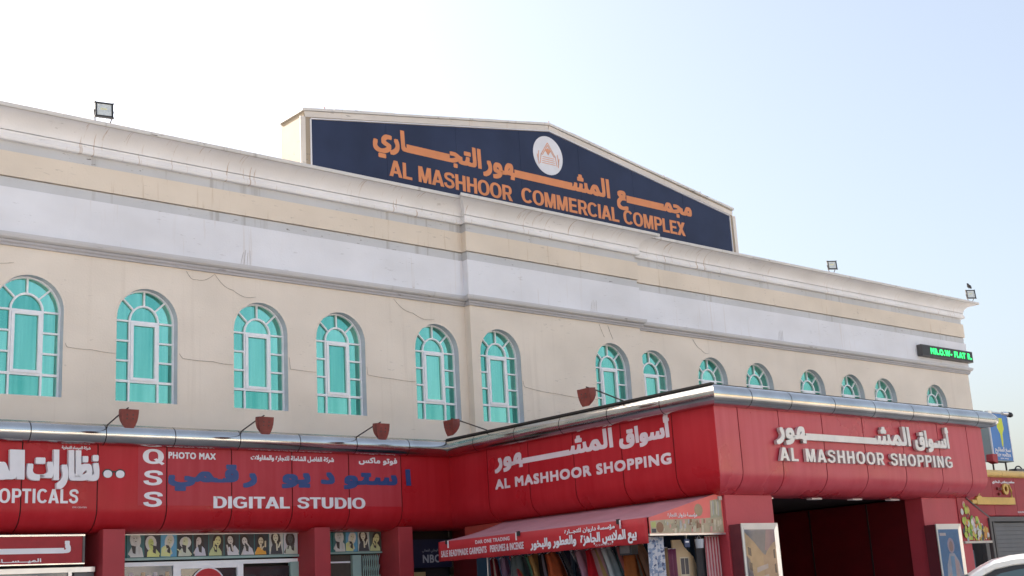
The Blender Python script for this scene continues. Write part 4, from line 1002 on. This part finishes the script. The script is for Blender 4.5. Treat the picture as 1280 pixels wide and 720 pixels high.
for k, (nm, c) in enumerate(gcol):
    y = -3.85-k*.225; L = 1.1+.25*rnd.random(); ph = rnd.random()*6
    where = 'rail end nearest the bank sign' if k < 6 else ('middle of the clothes rail' if k < 12 else 'rail end nearest the canopy pier')
    t = thing('garment', '%s garment hanging at the %s' % (nm, where), 'garment', (13.35, y, 2.3), 'garments hanging on the rail under the awning')
    ang = R(rnd.uniform(8, 55)); ln_ = rnd.uniform(.35, .85); wd_ = rnd.uniform(.8, 1.25); y += rnd.uniform(-.05, .05)
    ca, sa = math.cos(ang), math.sin(ang)
    def gf_(u, v, side):
        wdt = (.20+.10*min(1, v*3)+.04*v)*wd_; x = (u-.5)*2*wdt; sh_ = -.10*abs(u-.5)*2*(1 if v < .12 else 0)
        th = (.035+.02*math.sin(u*14+ph+v*3))*(1 if side else -1)*(1-abs(u-.5)**3*5)
        z = 2.31-.06*abs(u-.5)*2-v*L
        lean = v*ln_+.02*math.sin(v*9+ph)
        return (13.35+x*ca-th*sa, y+x*sa+th*ca-lean, z)
    for sd in (0, 1):
        grid(lambda u, v: gf_(u, v, sd), 10, 9, 'cloth_front' if sd == 0 else 'cloth_back', flat('cloth_'+nm.replace(' ', '_'), tuple(min(.7, q*1.5) for q in c)), t)
    if k % 3 != 1:   # border trim down one side of the piece
        grid(lambda u, v: tuple(Vector(gf_(.12+u*.16+(k % 2)*.5, v, 0))+Vector((-sa*.004-.006, -.004, 0))), 3, 9, 'trim_stripe', flat('trim_%d' % (k % 5), [(.55, .5, .42), (.30, .32, .40), (.45, .30, .12), (.10, .10, .12), (.5, .2, .22)][k % 5]), t)
    MB().tube([(13.35-.17*ca, y-.17*sa, 2.28), (13.35, y, 2.325), (13.35+.17*ca, y+.17*sa, 2.28)], .008, 5).build('hanger', M['alu'], t)
    MB().tube([(13.35, y, 2.325), (13.35, y, 2.372), (13.36, y, 2.385), (13.37, y, 2.37)], .004, 5).build('hanger_hook', M['alu'], t)
# pieces hanging at the near end
def cloth(x0, x1, y, z0, z1, m, label, folds=4, amp=.03, name='hanging_cloth', cat='cloth', taper=0):
    t = thing(name, label, cat, ((x0+x1)/2, y, z0))
    grid(lambda u, v: (x0+(x1-x0)*(u+taper*(1-v)*(1-u)), y+amp*math.sin(u*folds*6.28)*(1-.5*v), z0+(z1-z0)*v), 28, 6, 'drape', m, t, thick=.004)
    MB().tube([(x0, y, z1), (x1, y, z1)], .008, 6).build('hanging_rod', M['alu'], t)
    return t
def pattern(name, cols, scale):
    m = mat(name, cols[0], .8); n = m.node_tree.nodes; l = m.node_tree.links; b = n['Principled BSDF']
    tc = n.new('ShaderNodeTexCoord'); v = n.new('ShaderNodeTexVoronoi'); v.inputs['Scale'].default_value = scale; l.new(tc.outputs['Object'], v.inputs[0])
    r = n.new('ShaderNodeValToRGB'); r.color_ramp.interpolation = 'CONSTANT'; e = r.color_ramp.elements
    e[0].color = (*cols[0], 1); e[1].position = .5; e[1].color = (*cols[1], 1); x = e.new(.78); x.color = (*cols[2], 1)
    l.new(v.outputs['Color'], r.inputs[0]); l.new(r.outputs[0], b.inputs['Base Color']); return m
cloth(12.86, 13.22, -8.12, .9, 2.36, pattern('blue_white_floral', ((.50, .52, .58), (.22, .28, .40), (.10, .12, .22)), 26), 'blue and white patterned cloth hanging at the front corner of the awning')
cloth(13.27, 13.40, -8.02, 1.0, 2.20, flat('cloth_olive_brown', (.22, .14, .07)), 'olive brown garment hanging beside the blue patterned cloth', 2, .03, 'garment', 'garment')
cloth(13.42, 13.60, -8.02, 1.0, 2.18, flat('cloth_plum', (.13, .02, .06)), 'plum coloured garment hanging beside the olive brown one', 2, .03, 'garment', 'garment')
def stripes(name, a, b_, sc):
    m = mat(name, a, .8); n = m.node_tree.nodes; l = m.node_tree.links; b = n['Principled BSDF']
    tc = n.new('ShaderNodeTexCoord'); wv = n.new('ShaderNodeTexWave'); wv.inputs['Scale'].default_value = sc; wv.bands_direction = 'X'; wv.inputs['Distortion'].default_value = .6
    l.new(tc.outputs['Object'], wv.inputs[0]); mx = n.new('ShaderNodeMixRGB'); l.new(wv.outputs[0], mx.inputs[0]); mx.inputs[1].default_value = (*a, 1); mx.inputs[2].default_value = (*b_, 1)
    l.new(mx.outputs[0], b.inputs['Base Color']); return m
cloth(14.22, 14.56, -8.10, .8, 2.36, stripes('red_white_stripe', (.33, .015, .03), (.50, .34, .36), 9), 'red and white striped curtain hanging against the near pier', 5, .035, taper=.0)
bd = thing('painted_reflection', 'painted reflection of a tan building with small window, next to striped curtain', 'board', (13.95, -8.0, .9))  # shop glass reflection of a tan building, painted as a standing flat panel
mb = MB(); mb.prism([(13.64, -7.92, .5), (14.22, -7.92, .5), (14.24, -7.92, 1.75), (14.12, -7.92, 2.05), (13.92, -7.92, 2.20), (13.84, -7.92, 2.32), (13.64, -7.92, 2.32)], (0, .03, 0)); mb.build('panel', M['tan'], bd)
MB().box(13.80, 13.98, -7.925, -7.92, 1.78, 2.03).build('window_reflection_print', flat('print_reflection_dark', (.1, .09, .1)), bd); MB().box(13.785, 13.995, -7.923, -7.92, 1.75, 2.05).build('reflected_window_frame', flat('print_reflection_cream', (.55, .5, .38)), bd)
MB().box(13.885, 13.895, -7.928, -7.924, 1.78, 2.03).build('reflected_mullion', flat('print_reflection_cream', (.55, .5, .38)), bd)
cup = thing('hanging_bucket', 'small white bucket hanging from the awning end bar', 'bucket', (13.98, -8.2, 2.2))
MB().tube([(13.98, -8.19, 2.17), (13.98, -8.19, 2.31)], [.06, .075], 14).build('bucket_body', flat('bucket_white', (.42, .45, .5)), cup, smooth=True, auto=40); MB().tube([(13.92, -8.19, 2.30), (13.98, -8.19, 2.375), (14.04, -8.19, 2.30)], .004, 5).build('handle', M['alu'], cup)
cd = thing('hanging_card', 'small dark blue packet hanging left of the white bucket', 'packet', (13.68, -8.2, 2.2))
MB().box(13.62, 13.74, -8.20, -8.185, 2.19, 2.31).build('packet', flat('packet_navy', (.03, .05, .12)), cd); MB().box(13.64, 13.72, -8.203, -8.2, 2.26, 2.285).build('packet_stripe', M['letter_white'], cd); MB().tube([(13.68, -8.19, 2.31), (13.68, -8.19, 2.375)], .003, 4).build('string', M['alu'], cd)
bx = thing('speaker_box', 'black box hanging behind the lettered valance near its end', 'box', (12.95, -7.6, 2.1))
MB().box(12.90, 13.06, -7.72, -7.45, 2.12, 2.34).build('case', M['black'], bx, bevel=.01); MB().box(12.893, 12.90, -7.69, -7.48, 2.15, 2.31).build('grille', M['frame_dark'], bx); MB().box(12.96, 13.0, -7.6, -7.57, 2.34, 2.42).build('bracket', M['arm'], bx)
# side shop glazing
sg = thing('side_shop_front', 'bluish glazed shop front behind the hanging clothes beneath the canopy', 'shop front', (14.65, -5, 0))
MB().box(14.60, 14.66, -7.9, -1.8, .14, 2.6).build('glazing', M['glass_blue'], sg)
for y in (-7.4, -6.6, -5.8, -4.6, -3.4, -2.2): MB().box(14.56, 14.60, y-.03, y+.03, .14, 2.6).build('mullion', flat('blue_grey_frame', (.12, .18, .24)), sg)
MB().box(14.56, 14.60, -7.9, -1.8, 2.52, 2.6).build('head_rail', flat('blue_grey_frame', (.12, .18, .24)), sg)
MB().box(14.05, 14.5, -8.05, -8.02, .5, 2.36).build('dark_backdrop', M['dark'], sg)

# ================================================================== SPOT LAMPS ON THE PIPE
def spot(base, out, label, flip=1):
    """base point on roof edge, out = unit vector pointing away from the fascia"""
    b = Vector(base); o = Vector(out); t = thing('sign_spotlight', label, 'lamp', b, 'rusty spotlights aimed at the fascia')
    k = b+o*.66+Z_*.15; e = k+o*.22+Z_*.035
    MB().tube([b-Z_*.18+o*.03, b, b+o*.02], .011, 6).build('bracket_pipe', M['arm'], t)
    MB().tube([b, k, e], .012, 6).build('arm', M['arm'], t)
    s = o.cross(Z_).normalized(); c = k+o*.17
    # head: bucket open towards the fascia, flat top, round belly
    mb = MB(); n = 10; rings = []
    prof = [(0.0, .145, .25), (-.05, .147, .255), (-.12, .142, .24), (-.19, .128, .20), (-.25, .105, .14), (-.30, .075, .06)]
    for dz, hw, dp in prof:
        r = []
        for j in range(n+1):
            a = math.pi*j/n; r.append(c+o*(.13+dz*.12)+Z_*(dz*1.0)+s*hw*math.cos(a)-o*(dp*math.sin(a)**.7 if math.sin(a) > 0 else 0)+Z_*(.03*math.sin(a)))
        rings.append(r)
    for r in rings: mb.v += [tuple(p) for p in r]
    for a in range(len(rings)-1):
        for j in range(n): p = a*(n+1)+j; mb.f.append((p, p+1, p+n+2, p+n+1))
    mb.f.append(tuple(range(n+1))); L = (len(rings)-1)*(n+1); mb.f.append(tuple(range(L, L+n+1))[::-1])
    mb.f.append(tuple([k_*(n+1) for k_ in range(len(rings))]+[k_*(n+1)+n for k_ in range(len(rings)-1, -1, -1)]))
    mb.build('lamp_head', M['rust'], t, smooth=True, auto=50)
    for q, (u_, v_) in enumerate(((-.05, -.09), (-.05, -.15), (.05, -.09), (.05, -.15))):
        p = c+o*(.134+v_*.12)+s*u_+Z_*v_; e_ = .011
        mb = MB(); mb.prism([p-s*e_-Z_*e_, p+s*e_-Z_*e_, p+s*e_+Z_*e_, p-s*e_+Z_*e_], o*.004); mb.build('vent_hole', M['arm'], t)
names = ['leftmost, above the letters QSS', 'second from left, above the blue Arabic lettering', 'third from left, above the photo studio panels']
for x, nm in zip((6.92, 9.40, 11.86), names): spot((x, YL-.06, 4.71), (0, -1, 0), 'rusty red spotlight on bent arm, '+nm)
for y, nm in zip((-2.92, -6.64), ('near the inner corner of the red fascia', 'above the side Arabic sign of the canopy')): spot((XS-.06, y, 4.79), (-1, 0, 0), 'rusty red spotlight '+nm)
mb = MB()

# ================================================================== ROOF FLOODLIGHTS
def flood(x, z, label, s=.33, tw=0, tilt=-12, yb=-.42):
    t = thing('floodlight', label, 'floodlight', (x, yb, z), 'floodlights on the cornice')
    rot = Matrix.Rotation(R(tw), 4, 'Z') @ Matrix.Rotation(R(tilt), 4, 'X'); C = Vector((x, yb, z+s*.55))
    def P(mb): mb.v = [tuple(C+(rot @ Vector(p))) for p in mb.v]; return mb
    h = s/2
    P(MB().box(-h, h, 0, .05, -h*.92, h*.92)).build('housing', M['black'], t, bevel=.01)
    for a in ((-h, h, h*.74, h*.92), (-h, h, -h*.92, -h*.74), (-h, -h*.80, -h*.74, h*.74), (h*.80, h, -h*.74, h*.74)):
        P(MB().box(a[0], a[1], -.02, 0, a[2], a[3])).build('bezel', M['black'], t)
    P(MB().box(-h*.86, h*.86, -.008, -.001, -h*.8, h*.8)).build('lens', M['lens'], t)
    for cx in (-.06, -.02, .02): P(MB().box(cx, cx+.025, -.012, -.009, .0, .03)).build('led_chip', M['led_off'], t)
    for sx in (-1, 1):
        for sz in (-1, 1): P(MB().box(sx*h-.012, sx*h+.012, -.015, .03, sz*h*.92-.012, sz*h*.92+.012)).build('corner_screw', M['frame_dark'], t)
    for j in range(5): P(MB().box(-h*.8+j*h*.38, -h*.8+j*h*.38+.012, .05, .09, -h*.8, h*.8)).build('cooling_fin', M['black'], t)
    mb = MB(); mb.tube([C+(rot @ Vector((-h-.01, .02, 0))), (x-h*.9, yb+.05, z-.03), (x-h*.5, yb+.05, z-.09)], .012, 5); mb.build('bracket', M['arm'], t)
    mb = MB(); mb.tube([C+(rot @ Vector((h+.01, .02, 0))), (x+h*.9, yb+.05, z-.03), (x+h*.5, yb+.05, z-.09)], .012, 5); mb.build('bracket', M['arm'], t)
flood(7.31, 10.655, 'square black floodlight on the cornice left of the gable sign', .33, -12, -8)
flood(30.15, 10.67, 'grey floodlight on the cornice right of the gable sign', .29, -32, -6)
flood(38.15, 10.66, 'floodlight at the far right end of the cornice with small bird on top', .33, -32, -6)
# small bird on the last floodlight
bird = thing('bird', 'small dark bird perched on the floodlight at the far cornice end', 'bird', (38.1, -.42, 11.1))
def skin(verts, edges, rad, name, m, par, lv=1):
    me = bpy.data.meshes.new(name); me.from_pydata(verts, edges, []); o = bpy.data.objects.new(name, me); COL.objects.link(o)
    s = o.modifiers.new('skin', 'SKIN'); me.materials.append(m)
    for v, r in zip(me.skin_vertices[0].data, rad): v.radius = (r, r)
    me.skin_vertices[0].data[0].use_root = True
    b = o.modifiers.new('sub', 'SUBSURF'); b.levels = lv; b.render_levels = lv; adopt(o, par); return o
bx0, bz0 = 38.1, 11.045
skin([(bx0, -.42, bz0+.07), (bx0-.05, -.42, bz0+.115), (bx0-.085, -.42, bz0+.155), (bx0-.125, -.42, bz0+.155), (bx0+.06, -.42, bz0+.045), (bx0+.15, -.42, bz0+.0)],
     [(0, 1), (1, 2), (2, 3), (0, 4), (4, 5)], [.05, .045, .032, .006, .035, .012], 'body', flat('bird_black', (.03, .03, .035)), bird)
for s in (-1, 1):
    MB().tube([(bx0, -.42+s*.02, bz0+.03), (bx0-.005, -.42+s*.02, bz0-.02)], .005, 5).build('leg', M['arm'], bird)
    mb = MB(); mb.prism([(bx0-.04, -.42+s*.05, bz0+.10), (bx0+.02, -.42+s*.052, bz0+.10), (bx0+.12, -.42+s*.03, bz0+.02), (bx0, -.42+s*.05, bz0+.04)], (0, s*.008, 0)); mb.build('wing', flat('bird_black', (.03, .03, .035)), bird)

# ================================================================== LED SIGN
led = thing('led_sign', 'black LED strip sign with green letters at the right end of the white band', 'sign', (36.4, -.2, 8.45))
MB().box(34.85, 38.0, -.24, -.06, 8.47, 8.85).build('housing', M['frame_dark'], led, bevel=.015)
MB().box(34.86, 37.96, -.246, -.241, 8.50, 8.82).build('display_face', M['black'], led)
printed('MR.O.W- FLAT R.', fy(-.246), 35.35, 37.92, 8.56, .21, M['green_led'], led, name='green_text', bold=.018)

# ================================================================== NEIGHBOURING SHOP ON THE RIGHT
nb = thing('neighbour_shop', 'low red shop with yellow roof pipe and gold script at the right edge', 'shop', (35, -4, 0))
YN = -4.2; NP = [(0, 4.08), (0, 3.0), (.25, 3.0), (.25, 4.08)]
sn = [24.6+1.22*k for k in range(16)]
clad(nb, 'x', YN, 1, sn, 0, 0, M['red_wall'], prof=[(0, 4.08), (0, 3.03), (.03, 3.0), (.06, 3.0), (.06, 4.08)], gap=.006)
MB().box(24.6, 42.9, YN+.061, -.01, 3.0, 4.06).build('fascia_backing', M['joint'], nb)
pipes(nb, 'x', YN, 1, [24.6, 28.2, 31.2, 34.2, 37.2, 40.2, 42.9], 0, 0, prof=circ(-.0, 4.145, .10, 14), inner=circ(0, 4.145, .094, 14), mtl=M['yellow'])
MB().box(38.0, 42.9, 0, 8, .14, 4.05).build('rear_block', M['cream'], nb)
MB().box(24.6, 42.9, -3.9, -3.8, .14, 3.0).build('inner_wall', M['dark'], nb)
MB().box(29.72, 31.72, YN-.07, YN-.01, 3.31, 3.50).build('script_bar', M['gold'], nb)
raw = lettering('خــ', fy(YN), 29.5, 30.1, 3.33, .40, bold=.02, depth=.05, arabic=True, bar=.1, lift=.012)
raw_build(join([a for _, a in raw]), 'gold_letter', M['gold'], nb)
for x, z, s in ((31.32, 3.73, .15),):
    n = 16
    mb = MB()
    for k in range(n):
        a0, a1 = 2*math.pi*k/n, 2*math.pi*(k+1)/n
        for r0, r1 in ((s*.5, s),):
            p = [(x+r0*math.cos(a0), YN-.07, z+r0*math.sin(a0)), (x+r1*math.cos(a0), YN-.07, z+r1*math.sin(a0)), (x+r1*math.cos(a1), YN-.07, z+r1*math.sin(a1)), (x+r0*math.cos(a1), YN-.07, z+r0*math.sin(a1))]
            mb.prism(p, (0, .05, 0))
    mb.build('gold_letter', M['gold'], nb)
mb = MB(); mb.tube([(31.35, YN-.05, 3.86), (31.52, YN-.05, 3.84), (31.62, YN-.05, 3.68), (31.6, YN-.05, 3.5)], [.02, .03, .03, .04], 8); mb.build('gold_letter', M['gold'], nb)
for x, z in ((30.95, 3.74), (31.08, 3.74), (31.0, 3.60)): MB().box(x-.04, x+.04, YN-.06, YN-.01, z-.035, z+.035).build('gold_dot', M['rust'], nb)
printed('مطعم ومقهى البخاري', fy(YN), 30.75, 31.95, 3.90, .07, M['letter_white'], nb, arabic=True, bold=.006)
printed('G.S.M: 9514', fy(YN), 31.9, 32.3, 3.09, .05, M['letter_white'], nb, bold=.003)
MB().box(29.9, 42, YN-.04, YN+.1, 2.86, 2.99).build('shutter_head', M['frame_dark'], nb, bevel=.01)
MB().box(29.9, 30.12, YN-.04, YN+.1, .14, 2.86).build('shutter_post', M['frame_dark'], nb, bevel=.01); MB().box(30.45, 30.53, YN-.02, YN+.1, .14, 2.86).build('shutter_post', M['frame_dark'], nb)
for k in range(24):
    z = .2+k*.11
    MB().box(30.53, 34.5, YN+.06, YN+.09, z, z+.104).build('shutter_slat', M['shutter'], nb)
for k in range(10):
    mb = MB(); a0 = R(18*k)
mb = MB(); mb.tube([(32.5+.22*math.cos(math.pi*k/8), YN+.1, 4.24+.16*math.sin(math.pi*k/8)) for k in range(9)], .02, 6); mb.build('cable_coil', M['black'], nb)
MB().box(32.3, 32.75, YN+.05, YN+.3, 4.23, 4.33).build('roof_junk', M['frame_dark'], nb, bevel=.02)

# blue key-cutting sign
bs = thing('key_sign', 'blue box sign with yellow key beyond the far end of the canopy', 'sign', (31.9, -3.9, 4.2))
MB().box(31.42, 32.46, -4.0, -3.70, 4.53, 5.92).build('box_body', M['sign_side'], bs, bevel=.01)
MB().box(31.45, 32.44, -4.012, -4.001, 4.56, 5.90).build('sign_face', M['sign_blue'], bs)
MB().box(31.40, 31.43, -4.02, -3.98, 4.53, 5.92).build('edge_trim', M['letter_white'], bs); MB().box(32.445, 32.475, -4.02, -3.98, 4.53, 5.92).build('edge_trim', M['letter_white'], bs)
mb = MB(); mb.poly([(31.86, -4.014, 5.75), (32.14, -4.014, 5.75), (32.17, -4.014, 5.45), (32.06, -4.014, 5.30), (32.04, -4.014, 5.05), (32.0, -4.014, 4.92), (31.95, -4.014, 4.97), (31.93, -4.014, 5.30), (31.80, -4.014, 5.48)]); mb.build('key_print', M['key'], bs)
printed('نسخ المفاتيح', fy(-4.012), 31.52, 32.38, 4.80, .13, M['letter_white'], bs, arabic=True, bold=.006)
printed('KEY MAKER', fy(-4.012), 31.56, 32.36, 4.66, .08, M['letter_white'], bs, bold=.005); printed('GSM 9922', fy(-4.012), 31.75, 32.2, 4.59, .04, M['letter_white'], bs, bold=.003)
for x in (31.6, 32.3): MB().tube([(x, -3.85, 4.05), (x, -3.85, 4.55)], .025, 8).build('sign_post', M['arm'], bs)
rb = thing('red_beacon', 'small red box lamp at the lower left of the blue key sign', 'lamp', (31.25, -4.1, 4.5))
mb = MB(); mb.prism([(31.08, -4.15, 4.50), (31.34, -4.15, 4.44), (31.36, -4.15, 4.70), (31.10, -4.15, 4.70)], (0, .2, 0)); mb.build('lamp_case', M['red_wall'], rb, bevel=.01); MB().box(31.2, 31.45, -4.0, -3.96, 4.55, 4.6).build('bracket', M['arm'], rb)

# cctv camera at the far end of the pipe
cc = thing('security_camera', 'small security camera on white bracket at the far end of the steel pipe', 'camera', (23.2, -8.65, 4.72))
MB().tube([(22.90, -8.60, 4.72), (22.90, -8.60, 4.785)], .07, 12).build('base', M['alu'], cc); MB().tube([(22.85, -8.62, 4.76), (23.15, -8.70, 4.74), (23.3, -8.72, 4.735)], .018, 8).build('arm', M['alu'], cc)
MB().tube([(23.24, -8.72, 4.735), (23.32, -8.74, 4.73), (23.40, -8.76, 4.72)], [.035, .042, .042], 12).build('camera_body', M['alu'], cc, smooth=True, auto=40); MB().tube([(23.40, -8.77, 4.71), (23.46, -8.79, 4.70), (23.50, -8.80, 4.69)], [.055, .055, .03], 12).build('lens_dome', M['black'], cc, smooth=True)

# ================================================================== CAR
car = thing('parked_car', 'white car parked before the shops with only its roof corner in view', 'car', (13.42, -13.13, 0))
def loft(sec, name, m, par, smooth=True, auto=35):
    mb = MB(); n = len(sec[0])
    for s in sec: mb.v += [tuple(p) for p in s]
    for k in range(len(sec)-1):
        for j in range(n-1): a = k*n+j; mb.f.append((a, a+1, a+n+1, a+n))
    mb.f.append(tuple(range(n))); L = (len(sec)-1)*n; mb.f.append(tuple(range(L, L+n)))
    return mb.build(name, m, par, smooth=smooth, auto=auto)
CY0, CY1 = -13.3, -11.75; CX = 11.35; car.rotation_euler = (0, 0, R(-58))
low = [(0, .35, .72, .18), (.1, .28, .86, .08), (.6, .25, .95, .02), (1.25, .25, 1.02, 0), (3.0, .25, 1.06, 0), (4.6, .25, 1.06, 0), (5.0, .28, 1.02, .04), (5.15, .4, .9, .12)]
sec = []
for x, z0, z1, i_ in low:
    a, b = CY0+i_, CY1-i_; x += CX
    sec.append([Vector(p) for p in ((x, a+.08, z0), (x, a, z0+.15), (x, a-.0, z1-.25), (x, a+.06, z1-.02), (x, a+.16, z1), (x, b-.16, z1), (x, b-.06, z1-.02), (x, b, z1-.25), (x, b, z0+.15), (x, b-.08, z0), (x, a+.08, z0))])
loft(sec, 'body', M['car'], car)
IN = .20   # tumblehome
# roof line: x, height of the gutter edge
rl = [(13.05, 1.06), (13.25, 1.34), (13.42, 1.500), (13.578, 1.590), (13.733, 1.660), (13.95, 1.696), (14.12, 1.706), (14.6, 1.718), (15.3, 1.72), (15.9, 1.69), (16.2, 1.60), (16.45, 1.06)]
def yin(z): return IN*(z-1.0)/.7
sec = []
for x, z in rl[1:-1]:
    i_ = yin(z); a, b = CY0+.03+i_, CY1-.03-i_
    sec.append([Vector(p) for p in ((x, a+.01, z-.115), (x, a-.012, z-.09), (x, a-.008, z-.03), (x, a+.03, z-.004), (x, a+.12, z+.01), (x, a+.5, z+.03), (x, b-.5, z+.03), (x, b-.12, z+.01), (x, b-.03, z-.004), (x, b+.008, z-.03), (x, b+.012, z-.09), (x, b-.01, z-.115), (x, a+.01, z-.115))])
loft(sec, 'roof', M['car'], car)
for y, s in ((CY0+.03, 1), (CY1-.03, -1)):
    def side(pts, off, th, nm, m):
        mb = MB(); mb.prism([Vector((x, y+s*(yin(z)+off), z)) for x, z in pts], (0, s*th, 0)); mb.build(nm, m, car)
    outer = [(12.55, 1.03), (12.95, 1.20)]+[(x, z-.105) for x, z in rl[2:-1]]+[(16.45, 1.03)]
    side(outer, .02, .02, 'window_surround', M['black'])
    inn = [(12.80, 1.06), (13.10, 1.19)]+[(x+(.05 if x < 14 else 0), z-.155) for x, z in rl[2:-2]]+[(16.15, 1.50), (16.25, 1.06)]
    side(inn, .008, .01, 'side_window', M['car_glass'])
    side([(12.45, 1.02), (12.62, 1.02), (13.40, 1.48), (13.60, 1.585), (13.6, 1.51), (13.38, 1.39)], -.002, .03, 'front_pillar', M['car'])
    MB().box(14.30, 14.38, y-.004+s*.0, y+.03, 1.0, 1.06).build('door_pillar', M['black'], car)
    for x in (13.6, 14.9): MB().box(x, x+.16, y-s*.05-.01, y-s*.05+.01, .93, .96).build('door_handle', M['alu'], car)
    for x in (CX+.95, CX+4.15):
        MB().tube([(x, y-s*.01, .34), (x, y+s*.2, .34)], .34, 24).build('wheel', M['rubber'], car, smooth=True, auto=40)
        MB().tube([(x, y-s*.025, .34), (x, y+s*.0, .34)], .21, 18).build('rim', M['alu'], car)
mb = MB(); mb.prism([(12.42, CY0+.10, 1.03), (13.40, CY0+.22, 1.50), (13.40, CY1-.22, 1.50), (12.42, CY1-.10, 1.03)], (-.012, 0, .02)); mb.build('windscreen', M['car_glass'], car)
for s, y in ((1, CY0+.22), (-1, CY1-.22)):
    MB().box(CX+.0, CX+.1, y-.15, y+.15, .62, .76).build('headlight', M['lens'], car, bevel=.02)
    MB().box(12.75, 12.92, y-s*.36-.05, y-s*.36+.05, 1.02, 1.15).build('side_mirror', M['car'], car, bevel=.02)

# ================================================================== OPPOSITE SIDE OF THE STREET (seen in the reflections)
def block(x0, x1, y0, y1, h, label, m):
    t = thing('opposite_building', label, 'building', ((x0+x1)/2, y0, 0))
    MB().box(x0, x1, y0, y1, 0, h).build('wall', m, t); MB().box(x0-.2, x1+.2, y0-.2, y1+.2, h, h+.4).build('parapet', m, t)
    n = int((x1-x0)/4)
    for k in range(n):
        for z in (1.2, 4.4, 7.6):
            if z+1.6 < h: MB().box(x0+1.4+k*4, x0+2.8+k*4, y1-.05, y1+.02, z, z+1.6).build('window', M['glass_dark'], t)
block(-60, -34, -70, -52, 6.5, 'tan two storey block across the road, seen only in reflections at left', M['tan'])
block(-26, 8, -76, -56, 9.5, 'long tan block across the road seen in the steel pipe', M['tan'])
block(16, 44, -72, -54, 6.5, 'cream low block across the road seen in the poster covers', M['cream'])
block(54, 90, -74, -55, 9.5, 'tan block far along the opposite side of the road', M['tan'])
